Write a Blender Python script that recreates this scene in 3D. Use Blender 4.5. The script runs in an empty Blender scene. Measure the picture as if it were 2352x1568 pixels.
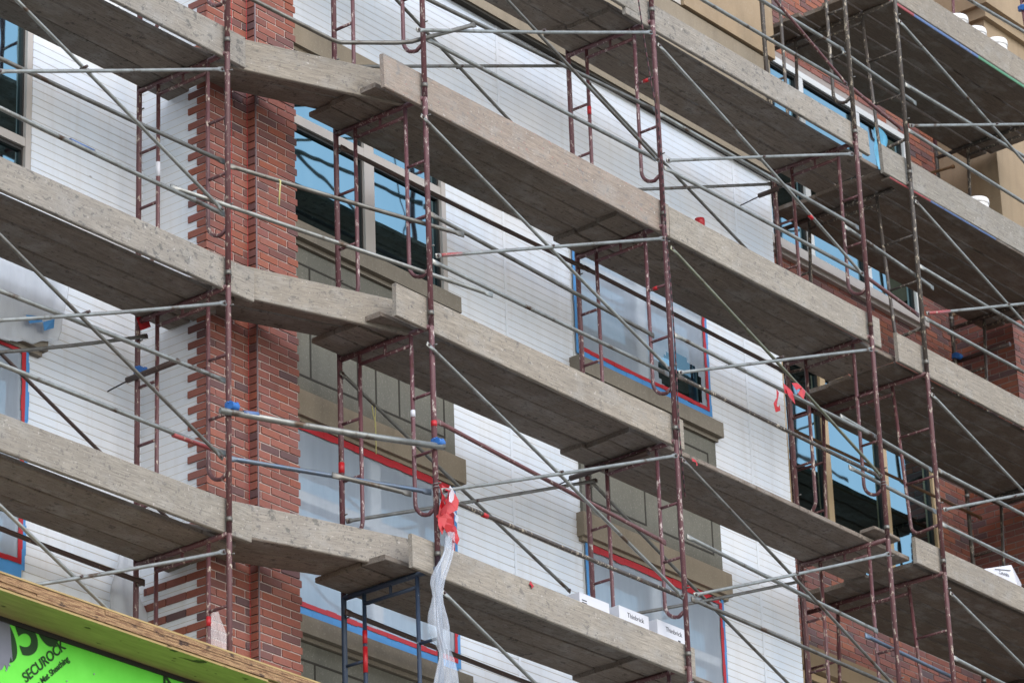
import bpy, bmesh, math, random
from math import sin, cos, pi, radians
from mathutils import Vector, Matrix
random.seed(7)
S = bpy.context.scene
COL = S.collection

# ------------------------------------------------------------------ camera (measured from the photograph)
F = 8599.2775; YAW, PIT, ROL = .90560244, .41982141, -.03765249
CAM = Vector((-19.714834611, -16.227264721, -15.396995124))
B, H, X1, Y1, X5, Y5, Z5, W = 3.0675, 1.92725, -1.5563, .6216, 7.1365, .0697, 1.90735, .913
WC = 1.524
FWD = Vector((sin(YAW)*cos(PIT), cos(YAW)*cos(PIT), sin(PIT)))
R0 = Vector((cos(YAW), -sin(YAW), 0)); U0 = R0.cross(FWD)
RI = cos(ROL)*R0 + sin(ROL)*U0; UP = -sin(ROL)*R0 + cos(ROL)*U0
OFF = {'A': 0, 'B': 900, 'C': 1811}

def at(k, x, y, axis, val):
    """survey point: a sighted direction cut with a known plane of the building or scaffold"""
    if k == 'd': u, v = x, y
    else:
        u = ((int(k[1])-1)*1000 + x*.586667)/1.7415; v = (OFF[k[0]] + y*.586667)/1.7415
    d = FWD*F + RI*(u-1176) - UP*(v-784)
    i = 'xyz'.index(axis)
    return CAM + d*((val-CAM[i])/d[i])

cd = bpy.data.cameras.new('camera'); co = bpy.data.objects.new('camera', cd); COL.objects.link(co)
m = Matrix((RI, UP, -FWD)).transposed().to_4x4(); m.translation = CAM
co.matrix_world = m
cd.sensor_width = 36; cd.lens = F/2352*36; cd.clip_end = 500; cd.clip_start = .5
cd.dof.use_dof = True; cd.dof.focus_distance = (Vector((1.0, .2, -2.5))-CAM).dot(FWD); cd.dof.aperture_fstop = 4.5
S.camera = co

# ------------------------------------------------------------------ materials
def lin(c):
    return tuple((x/12.92 if x <= .04045 else ((x+.055)/1.055)**2.4) for x in (c[0]/255, c[1]/255, c[2]/255)) + (1,)
class N:
    def __init__(s, name):
        s.m = bpy.data.materials.new(name); s.m.use_nodes = True
        s.t = s.m.node_tree; s.p = s.t.nodes['Principled BSDF']
    def n(s, typ, **kw):
        o = s.t.nodes.new(typ)
        for k, v in kw.items():
            if k in o.inputs: o.inputs[k].default_value = v
            else: setattr(o, k, v)
        return o
    def l(s, a, b): s.t.links.new(a, b)
    def coords(s, scale=(1, 1, 1), rnd=True):
        tc = s.n('ShaderNodeTexCoord'); out = tc.outputs['Object']
        if rnd:
            oi = s.n('ShaderNodeObjectInfo'); mu = s.n('ShaderNodeVectorMath', operation='MULTIPLY_ADD')
            cx = s.n('ShaderNodeCombineXYZ')
            for i in range(3): s.l(oi.outputs['Random'], cx.inputs[i])
            mu.inputs[1].default_value = (37, 61, 23)
            s.l(cx.outputs[0], mu.inputs[0]); s.l(out, mu.inputs[2]); out = mu.outputs[0]
        mp = s.n('ShaderNodeMapping'); mp.inputs['Scale'].default_value = scale
        s.l(out, mp.inputs['Vector']); return mp.outputs[0]
    def noise(s, vec, scale, detail=4, rough=.6):
        o = s.n('ShaderNodeTexNoise'); o.inputs['Scale'].default_value = scale; o.inputs['Detail'].default_value = detail
        o.inputs['Roughness'].default_value = rough; s.l(vec, o.inputs['Vector']); return o.outputs[0]
    def ramp(s, fac, a, b, ca=(0, 0, 0, 1), cb=(1, 1, 1, 1)):
        r = s.n('ShaderNodeValToRGB'); e = r.color_ramp.elements
        e[0].position = a; e[1].position = b; e[0].color = ca; e[1].color = cb
        s.l(fac, r.inputs[0]); return r.outputs[0]
    def mix(s, fac, a, b, mode='MIX'):
        o = s.n('ShaderNodeMix', data_type='RGBA', blend_type=mode)
        if isinstance(fac, (int, float)): o.inputs[0].default_value = fac
        else: s.l(fac, o.inputs[0])
        for i, c in ((6, a), (7, b)):
            if isinstance(c, tuple): o.inputs[i].default_value = c
            else: s.l(c, o.inputs[i])
        return o.outputs[2]
    def bump(s, h, strength=.3, dist=.01):
        o = s.n('ShaderNodeBump'); o.inputs['Strength'].default_value = strength; o.inputs['Distance'].default_value = dist
        s.l(h, o.inputs['Height']); s.l(o.outputs[0], s.p.inputs['Normal'])
    def done(s, col, rough=.6, metal=0):
        if isinstance(col, tuple): s.p.inputs['Base Color'].default_value = col
        else: s.l(col, s.p.inputs['Base Color'])
        if isinstance(rough, (int, float)): s.p.inputs['Roughness'].default_value = rough
        else: s.l(rough, s.p.inputs['Roughness'])
        s.p.inputs['Metallic'].default_value = metal
        return s.m
def plain(name, c, rough=.6, metal=0, var=.12, scale=6):
    n = N(name); v = n.coords(); f = n.noise(v, scale)
    a = lin(c); d = tuple(x*(1-2*var) for x in a[:3])+(1,)
    return n.done(n.mix(f, d, tuple(min(1, x*(1+var)) for x in a[:3])+(1,)), rough, metal)
def stucco(name, c):
    n = N(name); f = n.noise(n.coords((1, 1, 1), False), 60, 4, .7); g = n.noise(n.coords((4, 4, .5), False), 1.8, 5, .65); h = n.noise(n.coords((1, 1, 1), False), 1.3, 4, .6)
    a = lin(c); k = n.mix(n.ramp(h, .3, .7), tuple(x*.84 for x in a[:3])+(1,), tuple(min(1, x*1.1) for x in a[:3])+(1,))
    k = n.mix(n.mix(.4, (0, 0, 0, 1), n.ramp(g, .5, .72)), k, tuple(x*.6 for x in a[:3])+(1,))
    k = n.mix(n.mix(.25, (0, 0, 0, 1), n.ramp(f, .55, .75)), k, lin((200, 194, 184)))
    n.bump(f, .3, .004); return n.done(k, .88)
def wood(name, base, dark, blot, blot_amt=.62, light=.66, red=False, wl=0):
    n = N(name); v = n.coords((1.2, 14, 14))
    g = n.noise(v, 6, 6, .65)
    c = n.mix(n.ramp(g, .3, .7), lin(dark), lin(base))
    oi = n.n('ShaderNodeObjectInfo')                       # every board weathered differently
    vr = n.n('ShaderNodeValToRGB'); e = vr.color_ramp.elements
    e[0].position = 0; e[1].position = 1; e[0].color = lin((214, 216, 216)); e[1].color = lin((250, 245, 238))
    q = e.new(.35); q.color = lin((252, 250, 246)); q = e.new(.7); q.color = lin((228, 224, 218))
    n.l(oi.outputs['Random'], vr.inputs[0]); c = n.mix(.9, c, vr.outputs[0], 'MULTIPLY')
    big = n.noise(n.coords((.8, 2, 2)), 1.9, 4, .6)
    c = n.mix(n.ramp(big, .38, .66), c, n.mix(.5, c, lin(dark)))
    cem = n.noise(n.coords((1.1, 1.6, 1.6)), 3.4, 5, .65); c = n.mix(n.mix(.36, (0, 0, 0, 1), n.ramp(cem, .5, .66)), c, lin((154, 153, 150)))
    b = n.noise(n.coords((1.9, 2.3, 2.3)), 8, 6, .66)
    c = n.mix(n.mix(.62, (0, 0, 0, 1), n.ramp(b, blot_amt+.01, blot_amt+.07)), c, lin(blot))
    b2 = n.noise(n.coords((2.6, 3, 3)), 24, 3, .6)
    c = n.mix(n.mix(.75, (0, 0, 0, 1), n.ramp(b2, .62, .68)), c, lin(tuple(int(q*.8) for q in blot)))
    kn = n.noise(n.coords((2, 40, 40)), 3, 3, .7); c = n.mix(n.mix(.4, (0, 0, 0, 1), n.ramp(kn, .55, .7)), c, lin(tuple(int(q*.6) for q in dark)))
    w = n.noise(n.coords((1.8, 2, 2)), 19, 3, .6)
    c = n.mix(n.mix(.6, (0, 0, 0, 1), n.ramp(w, light+wl-.01, light+wl+.04)), c, lin((186, 182, 176)))
    if red:
        r = n.noise(n.coords((1.6, 2.0, 2.0)), 12, 3, .6)
        c = n.mix(n.mix(.45, (0, 0, 0, 1), n.ramp(r, .63, .69)), c, lin((156, 108, 100)))
    n.bump(g, .45, .008)
    return n.done(c, .88)
def paint(name, c1, c2, chip, amt=.6):
    n = N(name); v = n.coords((1, 1, 1))
    f = n.noise(v, 5, 3); c = n.mix(f, lin(c1), lin(c2))
    s_ = n.noise(n.coords((1, 1, .45)), 34, 5, .7)
    k = n.ramp(s_, amt, amt+.06)
    c = n.mix(k, c, lin(chip))
    s2 = n.noise(n.coords((1, 1, .3)), 9, 4, .7)
    c = n.mix(n.ramp(s2, .62, .7), c, lin((74, 44, 36)))
    n.bump(s_, .2, .004)
    return n.done(c, .5)
def galv(name, c1=(160, 163, 160), c2=(118, 118, 114)):
    n = N(name)
    f = n.noise(n.coords((1, 1, 1)), 7, 5, .7); c = n.mix(n.ramp(f, .3, .7), lin(c1), lin(c2))
    s_ = n.noise(n.coords((1, 1, 1)), 40, 5, .7); c = n.mix(n.ramp(s_, .64, .7), c, lin((178, 166, 152)))
    s2 = n.noise(n.coords((1, 1, 1)), 3.5, 4, .7); c = n.mix(n.ramp(s2, .6, .68), c, lin((92, 76, 64)))
    return n.done(c, n.ramp(f, 0, 1, (.35,)*3+(1,), (.6,)*3+(1,)), .75)

M = {}
M['toe'] = wood('weathered_toe_board', (172, 166, 156), (126, 120, 112), (90, 88, 87), .585)
M['toe_grey'] = wood('weathered_grey_toe_board', (170, 166, 159), (128, 124, 119), (76, 77, 77), .55)
M['toe_red'] = wood('paint_flecked_toe_board', (176, 164, 154), (132, 122, 114), (116, 116, 116), .57, .66, True)
M['plank'] = wood('weathered_plank', (148, 137, 127), (106, 97, 89), (62, 55, 50), .57, .66, False, .08)
M['plank_dark'] = wood('dark_weathered_plank', (132, 120, 108), (94, 84, 76), (56, 50, 46), .63, .66, False, .1)
M['maroon'] = paint('maroon_paint', (106, 64, 70), (86, 56, 60), (182, 170, 164), .57)
M['maroon_worn'] = paint('worn_maroon_paint', (104, 62, 66), (78, 52, 52), (180, 168, 154), .57)
M['brown'] = paint('rusty_brown_steel', (72, 52, 46), (50, 40, 38), (150, 128, 108), .63)
M['dark'] = paint('cement_splashed_steel', (80, 74, 68), (58, 50, 46), (170, 160, 142), .56)
M['bluesteel'] = paint('blue_black_paint', (50, 66, 88), (40, 52, 70), (156, 156, 150), .64)
M['ochre'] = paint('rusty_ochre_steel', (112, 82, 44), (74, 50, 34), (150, 126, 90), .62)
M['galv'] = galv('galvanised_tube'); M['galvdark'] = galv('dull_galvanised_tube', (128, 128, 124), (94, 90, 84))
M['galvgreen'] = galv('green_grey_tube', (136, 140, 122), (102, 102, 88)); M['blue_tube'] = galv('blue_grey_tube', (92, 112, 136), (104, 108, 112))
M['redtube'] = paint('red_brown_tube', (108, 66, 66), (84, 56, 56), (176, 166, 160), .6)
M['red'] = plain('red_tape', (176, 24, 34), .45); M['bluetape'] = plain('blue_tape', (72, 140, 200), .5)
M['blueclamp'] = plain('blue_clamp_paint', (44, 104, 176), .45)
M['white'] = plain('white_carton', (206, 208, 216), .6, 0, .04); M['bucket'] = plain('white_plastic_bucket', (226, 226, 226), .35, 0, .03)
M['lid'] = plain('bucket_lid', (236, 236, 236), .35, 0, .02)
M['black'] = plain('black_ink', (58, 60, 66), .7)
M['blackred'] = plain('maroon_ink', (120, 44, 60), .7)
M['ink'] = plain('dark_green_ink', (28, 62, 26), .8)
M['tan'] = stucco('tan_stucco', (138, 127, 110)); M['tan2'] = stucco('warm_tan_stucco', (152, 133, 108))
M['sill'] = stucco('khaki_sill', (122, 115, 103))
M['panel'] = stucco('olive_panel', (104, 103, 94))
M['groove_and_shadow'] = plain('panel_groove', (48, 44, 36), .8)
M['frame'] = plain('light_grey_window_frame', (176, 170, 164), .45, 0, .04); M['framewhite'] = plain('white_window_frame', (205, 208, 208), .45, 0, .03)
M['frametan'] = plain('tan_window_mullion', (188, 164, 128), .5, 0, .04)
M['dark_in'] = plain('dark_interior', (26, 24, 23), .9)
M['gasket'] = plain('dark_gasket', (34, 32, 30), .6)
M['caulk'] = plain('grey_joint', (118, 104, 108), .7)
M['string'] = plain('red_string', (196, 52, 58), .6); M['yellowstring'] = plain('yellow_string', (178, 170, 112), .7)
M['wire'] = plain('tie_wire', (150, 150, 150), .4, .6)
M['strap'] = plain('grey_membrane', (112, 114, 126), .6, 0, .1, 8)

n = N('insulation_board'); v = n.coords((1, 1, 1), False)
f = n.noise(v, 1.1, 3); c = n.mix(n.ramp(f, .3, .7), lin((210, 221, 233)), lin((222, 224, 227)))
vor = n.n('ShaderNodeTexVoronoi'); vor.inputs['Scale'].default_value = 1; vor.inputs['Randomness'].default_value = .35
mp = n.n('ShaderNodeMapping'); mp.inputs['Scale'].default_value = (3.6, 1.0, 5.1); n.l(v, mp.inputs[0]); n.l(mp.outputs[0], vor.inputs['Vector'])
d_ = n.ramp(vor.outputs['Distance'], .035, .085, (1, 1, 1, 1), (0, 0, 0, 1))
c = n.mix(n.mix(.75, (0, 0, 0, 1), d_), c, lin((140, 137, 134)))
st = n.noise(n.coords((5, 5, .45), False), 2.2, 5, .65); c = n.mix(n.mix(.3, (0, 0, 0, 1), n.ramp(st, .5, .75)), c, lin((190, 186, 180)))
wob = n.noise(n.coords((.9, .9, 1.6), False), 1.4, 3); n.bump(wob, .25, .05)
n.p.inputs['Specular IOR Level'].default_value = .8; M['siding'] = n.done(c, .3)
M['ledge'] = plain('board_ledge', (184, 176, 160), .7, 0, .1)

def brickmat(name, cols):
    n = N(name); a = n.n('ShaderNodeAttribute', attribute_name='tone'); 
    r = n.n('ShaderNodeValToRGB'); r.color_ramp.interpolation = 'LINEAR'
    e = r.color_ramp.elements
    while len(e) < len(cols): e.new(.5)
    for i, cc in enumerate(cols): e[i].position = i/(len(cols)-1); e[i].color = lin(cc)
    n.l(a.outputs['Fac'], r.inputs[0])
    f = n.noise(n.coords((1, 1, 1), False), 38, 5, .7); c = n.mix(n.ramp(f, .25, .8), r.outputs[0], n.mix(.35, r.outputs[0], lin((60, 40, 38))))
    f2 = n.noise(n.coords((1, 1, 1), False), 3.1, 3, .5); c = n.mix(n.ramp(f2, .45, .75), c, n.mix(.3, c, lin((110, 90, 96))))
    n.bump(f, .3, .004); return n.done(c, .82)
M['brick'] = brickmat('red_thin_brick', [(96, 74, 76), (120, 74, 66), (142, 84, 70), (150, 92, 78), (136, 82, 74), (156, 98, 82), (146, 82, 62), (118, 82, 78)])
M['brick2'] = brickmat('brown_red_brick', [(92, 78, 82), (118, 76, 70), (140, 86, 74), (150, 92, 72), (128, 82, 78), (154, 94, 70), (136, 76, 60), (102, 80, 82)])
M['mortar'] = plain('grey_mortar', (150, 142, 138), .9, 0, .1, 12)
M['mortarwhite'] = plain('white_backing', (186, 172, 166), .8, 0, .06)

n = N('blue_tinted_glass'); n.p.inputs['Specular IOR Level'].default_value = .5
f = n.noise(n.coords((1, 1, 1), False), 1.3, 2); n.bump(f, .12, .03)
M['glass'] = n.done(n.mix(n.noise(n.coords((3, 3, .6), False), 2.5, 4), (.2, .345, .40, 1), (.25, .395, .44, 1)), .03, 1.0)
def film(name, alpha, c, fold=0):
    n = N(name); v = n.coords((1, 1, 1)); f = n.noise(v, 2.2, 4); w = n.noise(n.coords((5, 5, .7)), 2.6, 4, .65)
    n.bump(w, .25, .015 + fold)
    n.p.inputs['Alpha'].default_value = alpha
    n.l(n.ramp(w, .2, .8, (alpha-.05,)*3+(1,), (min(1, alpha+.05),)*3+(1,)), n.p.inputs['Alpha'])
    return n.done(n.mix(f, lin(c), lin(tuple(min(255, x+16) for x in c))), .32)
M['film'] = film('taped_plastic_film', .56, (172, 184, 198)); M['sheet'] = film('milky_plastic_sheet', .5, (204, 210, 218), .05)
n = N('plywood_edge'); v = n.coords((1, 1, 1), False)
wv = n.n('ShaderNodeTexWave', bands_direction='Z', wave_profile='SAW'); wv.inputs['Scale'].default_value = 42; wv.inputs['Distortion'].default_value = .5; wv.inputs['Detail'].default_value = 3
n.l(v, wv.inputs['Vector']); f = n.noise(n.coords((3, 3, 60), False), 3, 5)
c = n.mix(n.ramp(wv.outputs[0], .25, .6), lin((84, 60, 42)), lin((186, 152, 110)))
c = n.mix(n.ramp(f, .45, .6), c, lin((104, 70, 46))); k = n.noise(n.coords((1, 1, 2), False), 9, 3); c = n.mix(n.ramp(k, .58, .68), c, lin((58, 40, 32)))
M['plyedge'] = n.done(c, .8)
n = N('plywood_soffit'); f = n.noise(n.coords((1, 9, 9), False), 4, 5); k = n.noise(n.coords((1, 2.2, 1), False), 7, 2, .4)
c = n.mix(n.ramp(f, .3, .7), lin((150, 128, 84)), lin((176, 152, 104))); c = n.mix(n.ramp(k, .69, .73), c, lin((70, 50, 34)))
M['plysoffit'] = n.done(c, .8)
n = N('green_board'); f = n.noise(n.coords((1, 1, 1), False), 5, 5); M['green'] = n.done(n.mix(n.ramp(f, .3, .75), lin((98, 214, 58)), lin((112, 226, 74))), .6)
n = N('asphalt'); f = n.noise(n.coords((1, 1, 1), False), 1.5, 8, .7); M['ground'] = n.done(n.mix(f, lin((104, 98, 90)), lin((138, 130, 120))), .9)
def edgepaint(name, c): return paint(name, c, tuple(int(x*.8) for x in c), (160, 146, 130), .6)
M['ered'] = edgepaint('red_edge_paint', (160, 70, 72)); M['eblue'] = edgepaint('blue_edge_paint', (84, 112, 160)); M['egreen'] = edgepaint('green_edge_paint', (82, 142, 108))

# ------------------------------------------------------------------ mesh helpers
class MB:
    def __init__(s): s.v = []; s.f = []; s.mi = []; s.sm = []; s.tone = []
    def face(s, idx, mi=0, sm=False, tone=.5): s.f.append(idx); s.mi.append(mi); s.sm.append(sm); s.tone.append(tone)
    def box(s, x0, x1, y0, y1, z0, z1, mi=0, tone=.5):
        b = len(s.v)
        s.v += [Vector((x, y, z)) for z in (z0, z1) for y in (y0, y1) for x in (x0, x1)]
        for q in ((0, 2, 3, 1), (4, 5, 7, 6), (0, 1, 5, 4), (2, 6, 7, 3), (0, 4, 6, 2), (1, 3, 7, 5)):
            s.face([b+i for i in q], mi, False, tone)
        return s
    def path(s, pts, r, seg=10, flat=(0, 0), mi=0, cap=True):
        """round tube along points; flat = length of a hammered flat end at start / end"""
        pts = [Vector(p) for p in pts]
        fl = [0]*len(pts)
        if flat[1]:
            d = (pts[-1]-pts[-2]).normalized(); e = pts[-1]
            pts = pts[:-1]+[e-d*flat[1]*1.6, e-d*flat[1], e]; fl = fl[:-1]+[0, 1, 1]
        if flat[0]:
            d = (pts[1]-pts[0]).normalized(); e = pts[0]
            pts = [e, e+d*flat[0], e+d*flat[0]*1.6]+pts[1:]; fl = [1, 1, 0]+fl[1:]
        n_ = len(pts); base = len(s.v); prev = None
        for i, p in enumerate(pts):
            t = (pts[min(i+1, n_-1)]-pts[max(i-1, 0)]).normalized()
            a = Vector((0, 1, 0)) - t*t.y
            if a.length < .25: a = Vector((1, 0, 0)) - t*t.x
            if prev is not None:
                a2 = prev - t*prev.dot(t)
                if a2.length > .1: a = a2
            a.normalize(); prev = a; b = t.cross(a)
            ra, rb = (r*.32, r*1.45) if fl[i] else (r, r)
            for j in range(seg):
                q = 2*pi*j/seg
                s.v.append(p + a*cos(q)*ra + b*sin(q)*rb)
        for i in range(n_-1):
            for j in range(seg):
                j2 = (j+1) % seg
                s.face([base+i*seg+j, base+i*seg+j2, base+(i+1)*seg+j2, base+(i+1)*seg+j], mi, True)
        if cap:
            s.face([base+j for j in range(seg)][::-1], mi); s.face([base+(n_-1)*seg+j for j in range(seg)], mi)
        return s
    def lathe(s, c, prof, seg=20, mi=0):
        base = len(s.v); c = Vector(c)
        for (r, z) in prof:
            for j in range(seg): s.v.append(c+Vector((r*cos(2*pi*j/seg), r*sin(2*pi*j/seg), z)))
        for i in range(len(prof)-1):
            for j in range(seg):
                j2 = (j+1) % seg
                s.face([base+i*seg+j, base+i*seg+j2, base+(i+1)*seg+j2, base+(i+1)*seg+j], mi, True)
        s.face([base+j for j in range(seg)][::-1], mi); s.face([base+(len(prof)-1)*seg+j for j in range(seg)], mi)
        return s
    def quadstrip(s, A, Bp, mi=0, sm=True):
        base = len(s.v); n_ = len(A); s.v += [Vector(p) for p in A]+[Vector(p) for p in Bp]
        for i in range(n_-1): s.face([base+i, base+i+1, base+n_+i+1, base+n_+i], mi, sm)
        return s
    def grid(s, rows, mi=0, sm=True):
        base = len(s.v); nr, nc = len(rows), len(rows[0])
        for r in rows: s.v += [Vector(p) for p in r]
        for i in range(nr-1):
            for j in range(nc-1):
                s.face([base+i*nc+j, base+i*nc+j+1, base+(i+1)*nc+j+1, base+(i+1)*nc+j], mi, sm)
        return s
    def build(s, name, mat, parent=None, origin=None):
        if parent is not None: o_ = origin_of(parent)
        elif origin is not None: o_ = Vector(origin)
        else:
            o_ = Vector((0, 0, 0))
            for p in s.v: o_ += p
            o_ /= len(s.v); o_.z = min(p.z for p in s.v)
        me = bpy.data.meshes.new(name)
        me.from_pydata([p-o_ for p in s.v], [], s.f)
        mats = mat if isinstance(mat, (list, tuple)) else [mat]
        for mm in mats: me.materials.append(mm)
        me.polygons.foreach_set('material_index', s.mi); me.polygons.foreach_set('use_smooth', s.sm)
        if len(set(s.tone)) > 1:
            at_ = me.attributes.new('tone', 'FLOAT', 'FACE'); at_.data.foreach_set('value', s.tone)
        me.update()
        ob = bpy.data.objects.new(name, me); COL.objects.link(ob)
        if parent is not None: ob.parent = parent
        else: ob.location = o_
        return ob
def origin_of(o):
    v = Vector(o.location)
    while o.parent is not None: o = o.parent; v = v + Vector(o.location)
    return v
def tag(o, label, cat, group=None, kind=None):
    if label: o['label'] = label
    if cat: o['category'] = cat
    if group: o['group'] = group
    if kind: o['kind'] = kind
    return o
def thing(name, loc, label, cat, group=None):
    o = bpy.data.objects.new(name, None); COL.objects.link(o); o.location = loc; o.empty_display_size = .2
    return tag(o, label, cat, group)
def copy_thing(o, loc, label):
    r = o.copy(); COL.objects.link(r); r.location = loc; r['label'] = label
    for ch in o.children:
        c = ch.copy(); COL.objects.link(c); c.parent = r
    return r

# ------------------------------------------------------------------ ground
g = MB(); g.box(-150, 150, -150, 150, -17.6, -17.2); tag(g.build('ground', M['ground'], None, (0, 0, -17.2)), 'grey asphalt street far below the scaffold', None, None, 'structure')

# ------------------------------------------------------------------ the building
bld = thing('building', (2, 1.8, -17.2), 'unfinished building with white ribbed boards, brick pillars and tan panels behind the scaffold', 'building')
ZB, ZT = -17.0, 6.0
def part(mb, name, mat, parent=None): return mb.build(name, mat, parent or bld)
PITCH = .0652
def siding(x0, x1, y, z0, z1, name='insulation_wall'):
    """horizontal boards with a little ledge at every brick course"""
    mb = MB(); z = z0; k = 0
    while z < z1-1e-4:
        zt = min(z+PITCH, z1); b = len(mb.v)
        mb.v += [Vector((x0, y-.001, z)), Vector((x1, y-.001, z)), Vector((x1, y-.0045, zt-.0075)), Vector((x0, y-.0045, zt-.0075)),
                 Vector((x1, y+.001, zt-.007)), Vector((x0, y+.001, zt-.007)), Vector((x1, y+.001, zt)), Vector((x0, y+.001, zt))]
        mb.face([b, b+1, b+2, b+3]); mb.face([b+3, b+2, b+4, b+5], 1); mb.face([b+5, b+4, b+6, b+7], 1)
        z = zt
    mb.box(x0, x1, y+.003, y+.12, z0, z1)
    return part(mb, name, [M['siding'], M['ledge']])
def side_siding(x, y0, y1, z0, z1):
    mb = MB(); z = z0
    while z < z1-1e-4:
        zt = min(z+PITCH, z1); b = len(mb.v)
        mb.v += [Vector((x+.001, y1, z)), Vector((x+.001, y0, z)), Vector((x-.003, y0, zt-.006)), Vector((x-.003, y1, zt-.006)),
                 Vector((x+.001, y0, zt-.0055)), Vector((x+.001, y1, zt-.0055)), Vector((x+.001, y0, zt)), Vector((x+.001, y1, zt))]
        mb.face([b, b+1, b+2, b+3]); mb.face([b+3, b+2, b+4, b+5], 1); mb.face([b+5, b+4, b+6, b+7], 1)
        z = zt
    return part(mb, 'insulation_return', [M['siding'], M['ledge']])

# left wall: strip beside the pillar, and pieces over and under the windows
XL = -2.425
siding(XL, -1.247, 1.8, ZB, ZT)
zs = [(-17.0, -10.9), (-9.3, -7.45), (-6.05, -4.14), (-2.9, -1.0), (.3, ZT)]
LW = [(-6.05, -4.28), (-2.9, -1.0)]
siding(-8, XL, 1.8, -4.14, -2.9); siding(-8, XL, 1.8, -1.0, ZT); siding(-8, XL, 1.8, ZB, -6.05)
# brick pillar
def bricks_front(mb, x0, x1, y, z0, z1, L, ph=0, d=.0085, gap=.0125, tones=None):
    k = 0; z = z0
    while z < z1:
        off = (0 if k % 2 else L/2)+ph
        x = x0 - (off % L)
        while x < x1:
            a, b = max(x, x0), min(x+L-gap, x1)
            if b-a > .015:
                j = random.uniform(-.0025, .0025); dz = random.uniform(-.001, .001)
                t = random.random(); 
                mb.box(a, b, y-d+j, y, z+dz, z+PITCH-gap+dz, 0, t)
            x += L
        z += PITCH; k += 1
YP = 1.128; YR = 1.051; XR = -.33; XM = -.79
zq0 = -2.098 + .0652*0
zbase = zq0 - PITCH*2*60
pk = MB(); pk.box(-1.244, XM+.02, YP, 1.9, ZB, ZT); pk.box(XM, XR, YR, 1.9, ZB, ZT)
part(pk, 'pillar_core', M['mortarwhite'])
bf = MB(); bricks_front(bf, -1.258, XM, YP, zbase, ZT, .208)
bricks_front(bf, XM-.012, XR+.012, YR, zbase, ZT, .208, .15)
part(bf, 'brick_face', M['brick'])
bs = MB(); k = 0; z = zbase
while z < ZT:                                    # return face, toothed edge left open for the next bricks
    wlen = .19 if k % 2 == 0 else .098
    if z < -5.86 and k % 2 == 0: wlen = .63
    if z < -6.52: wlen = .66
    y = YP-.014; yend = min(YP+wlen, 1.79); first = True
    while y < yend-.02:
        L = (.098 if k % 2 else .2)+.014 if first else .2
        y2 = min(y+L, yend); t = random.random()*.9
        bs.box(-1.26+random.uniform(-.002, .002), -1.244, y, y2-.01, z, z+PITCH-.0125, 0, t); y = y2; first = False
    z += PITCH; k += 1
part(bs, 'brick_return', M['brick']); bs = MB()
z = zbase; k = 0
while z < ZT:                                    # the small step inside the front face
    bs.box(XM-.016, XM-.001, YR-.012, YP-.018, z, z+PITCH-.012, 0, random.random()); z += PITCH
part(bs, 'brick_return', M['brick'])
side_siding(-1.246, YP+.02, 1.797, ZB, ZT)
cj = MB(); cj.path([(XM-.006, YR-.018, ZB), (XM-.006, YR-.018, ZT)], .007, 6); part(cj, 'joint_strip', M['caulk'])
for xx, yy, z0, z1 in ((-1.0, YP-.05, -4.9, 1.0), (XM-.05, YP-.045, -9, 2.0)):
    sm_ = MB(); sm_.path([(xx, yy, z1), (xx-.04*(xx < -.9), yy, z0)], .0016, 5)
    tag(sm_.build('string_line', M['string']), 'thin red mason line hanging down the brick pillar, ' + ('left one, nearer the pole' if xx < -.9 else 'right one, beside the dark joint'), 'string line', 'mason lines on the brick pillar')

# right wall
siding(1.80, 3.46, 1.3, ZB, .26); siding(5.44, 6.62, 1.3, ZB, .26)
siding(-.34, 1.80, 1.3, -.83, .26); siding(3.46, 5.44, 1.3, -.83, .26)
en = MB(); en.box(6.54, 6.62, 1.304, 1.95, ZB, .26); part(en, 'wall_end', M['siding'])
jn = MB()
for xx in (2.55, 6.02): jn.box(xx, xx+.03, 1.2935, 1.2955, -9, .25)
part(jn, 'joint_tape', M['siding'])

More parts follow.
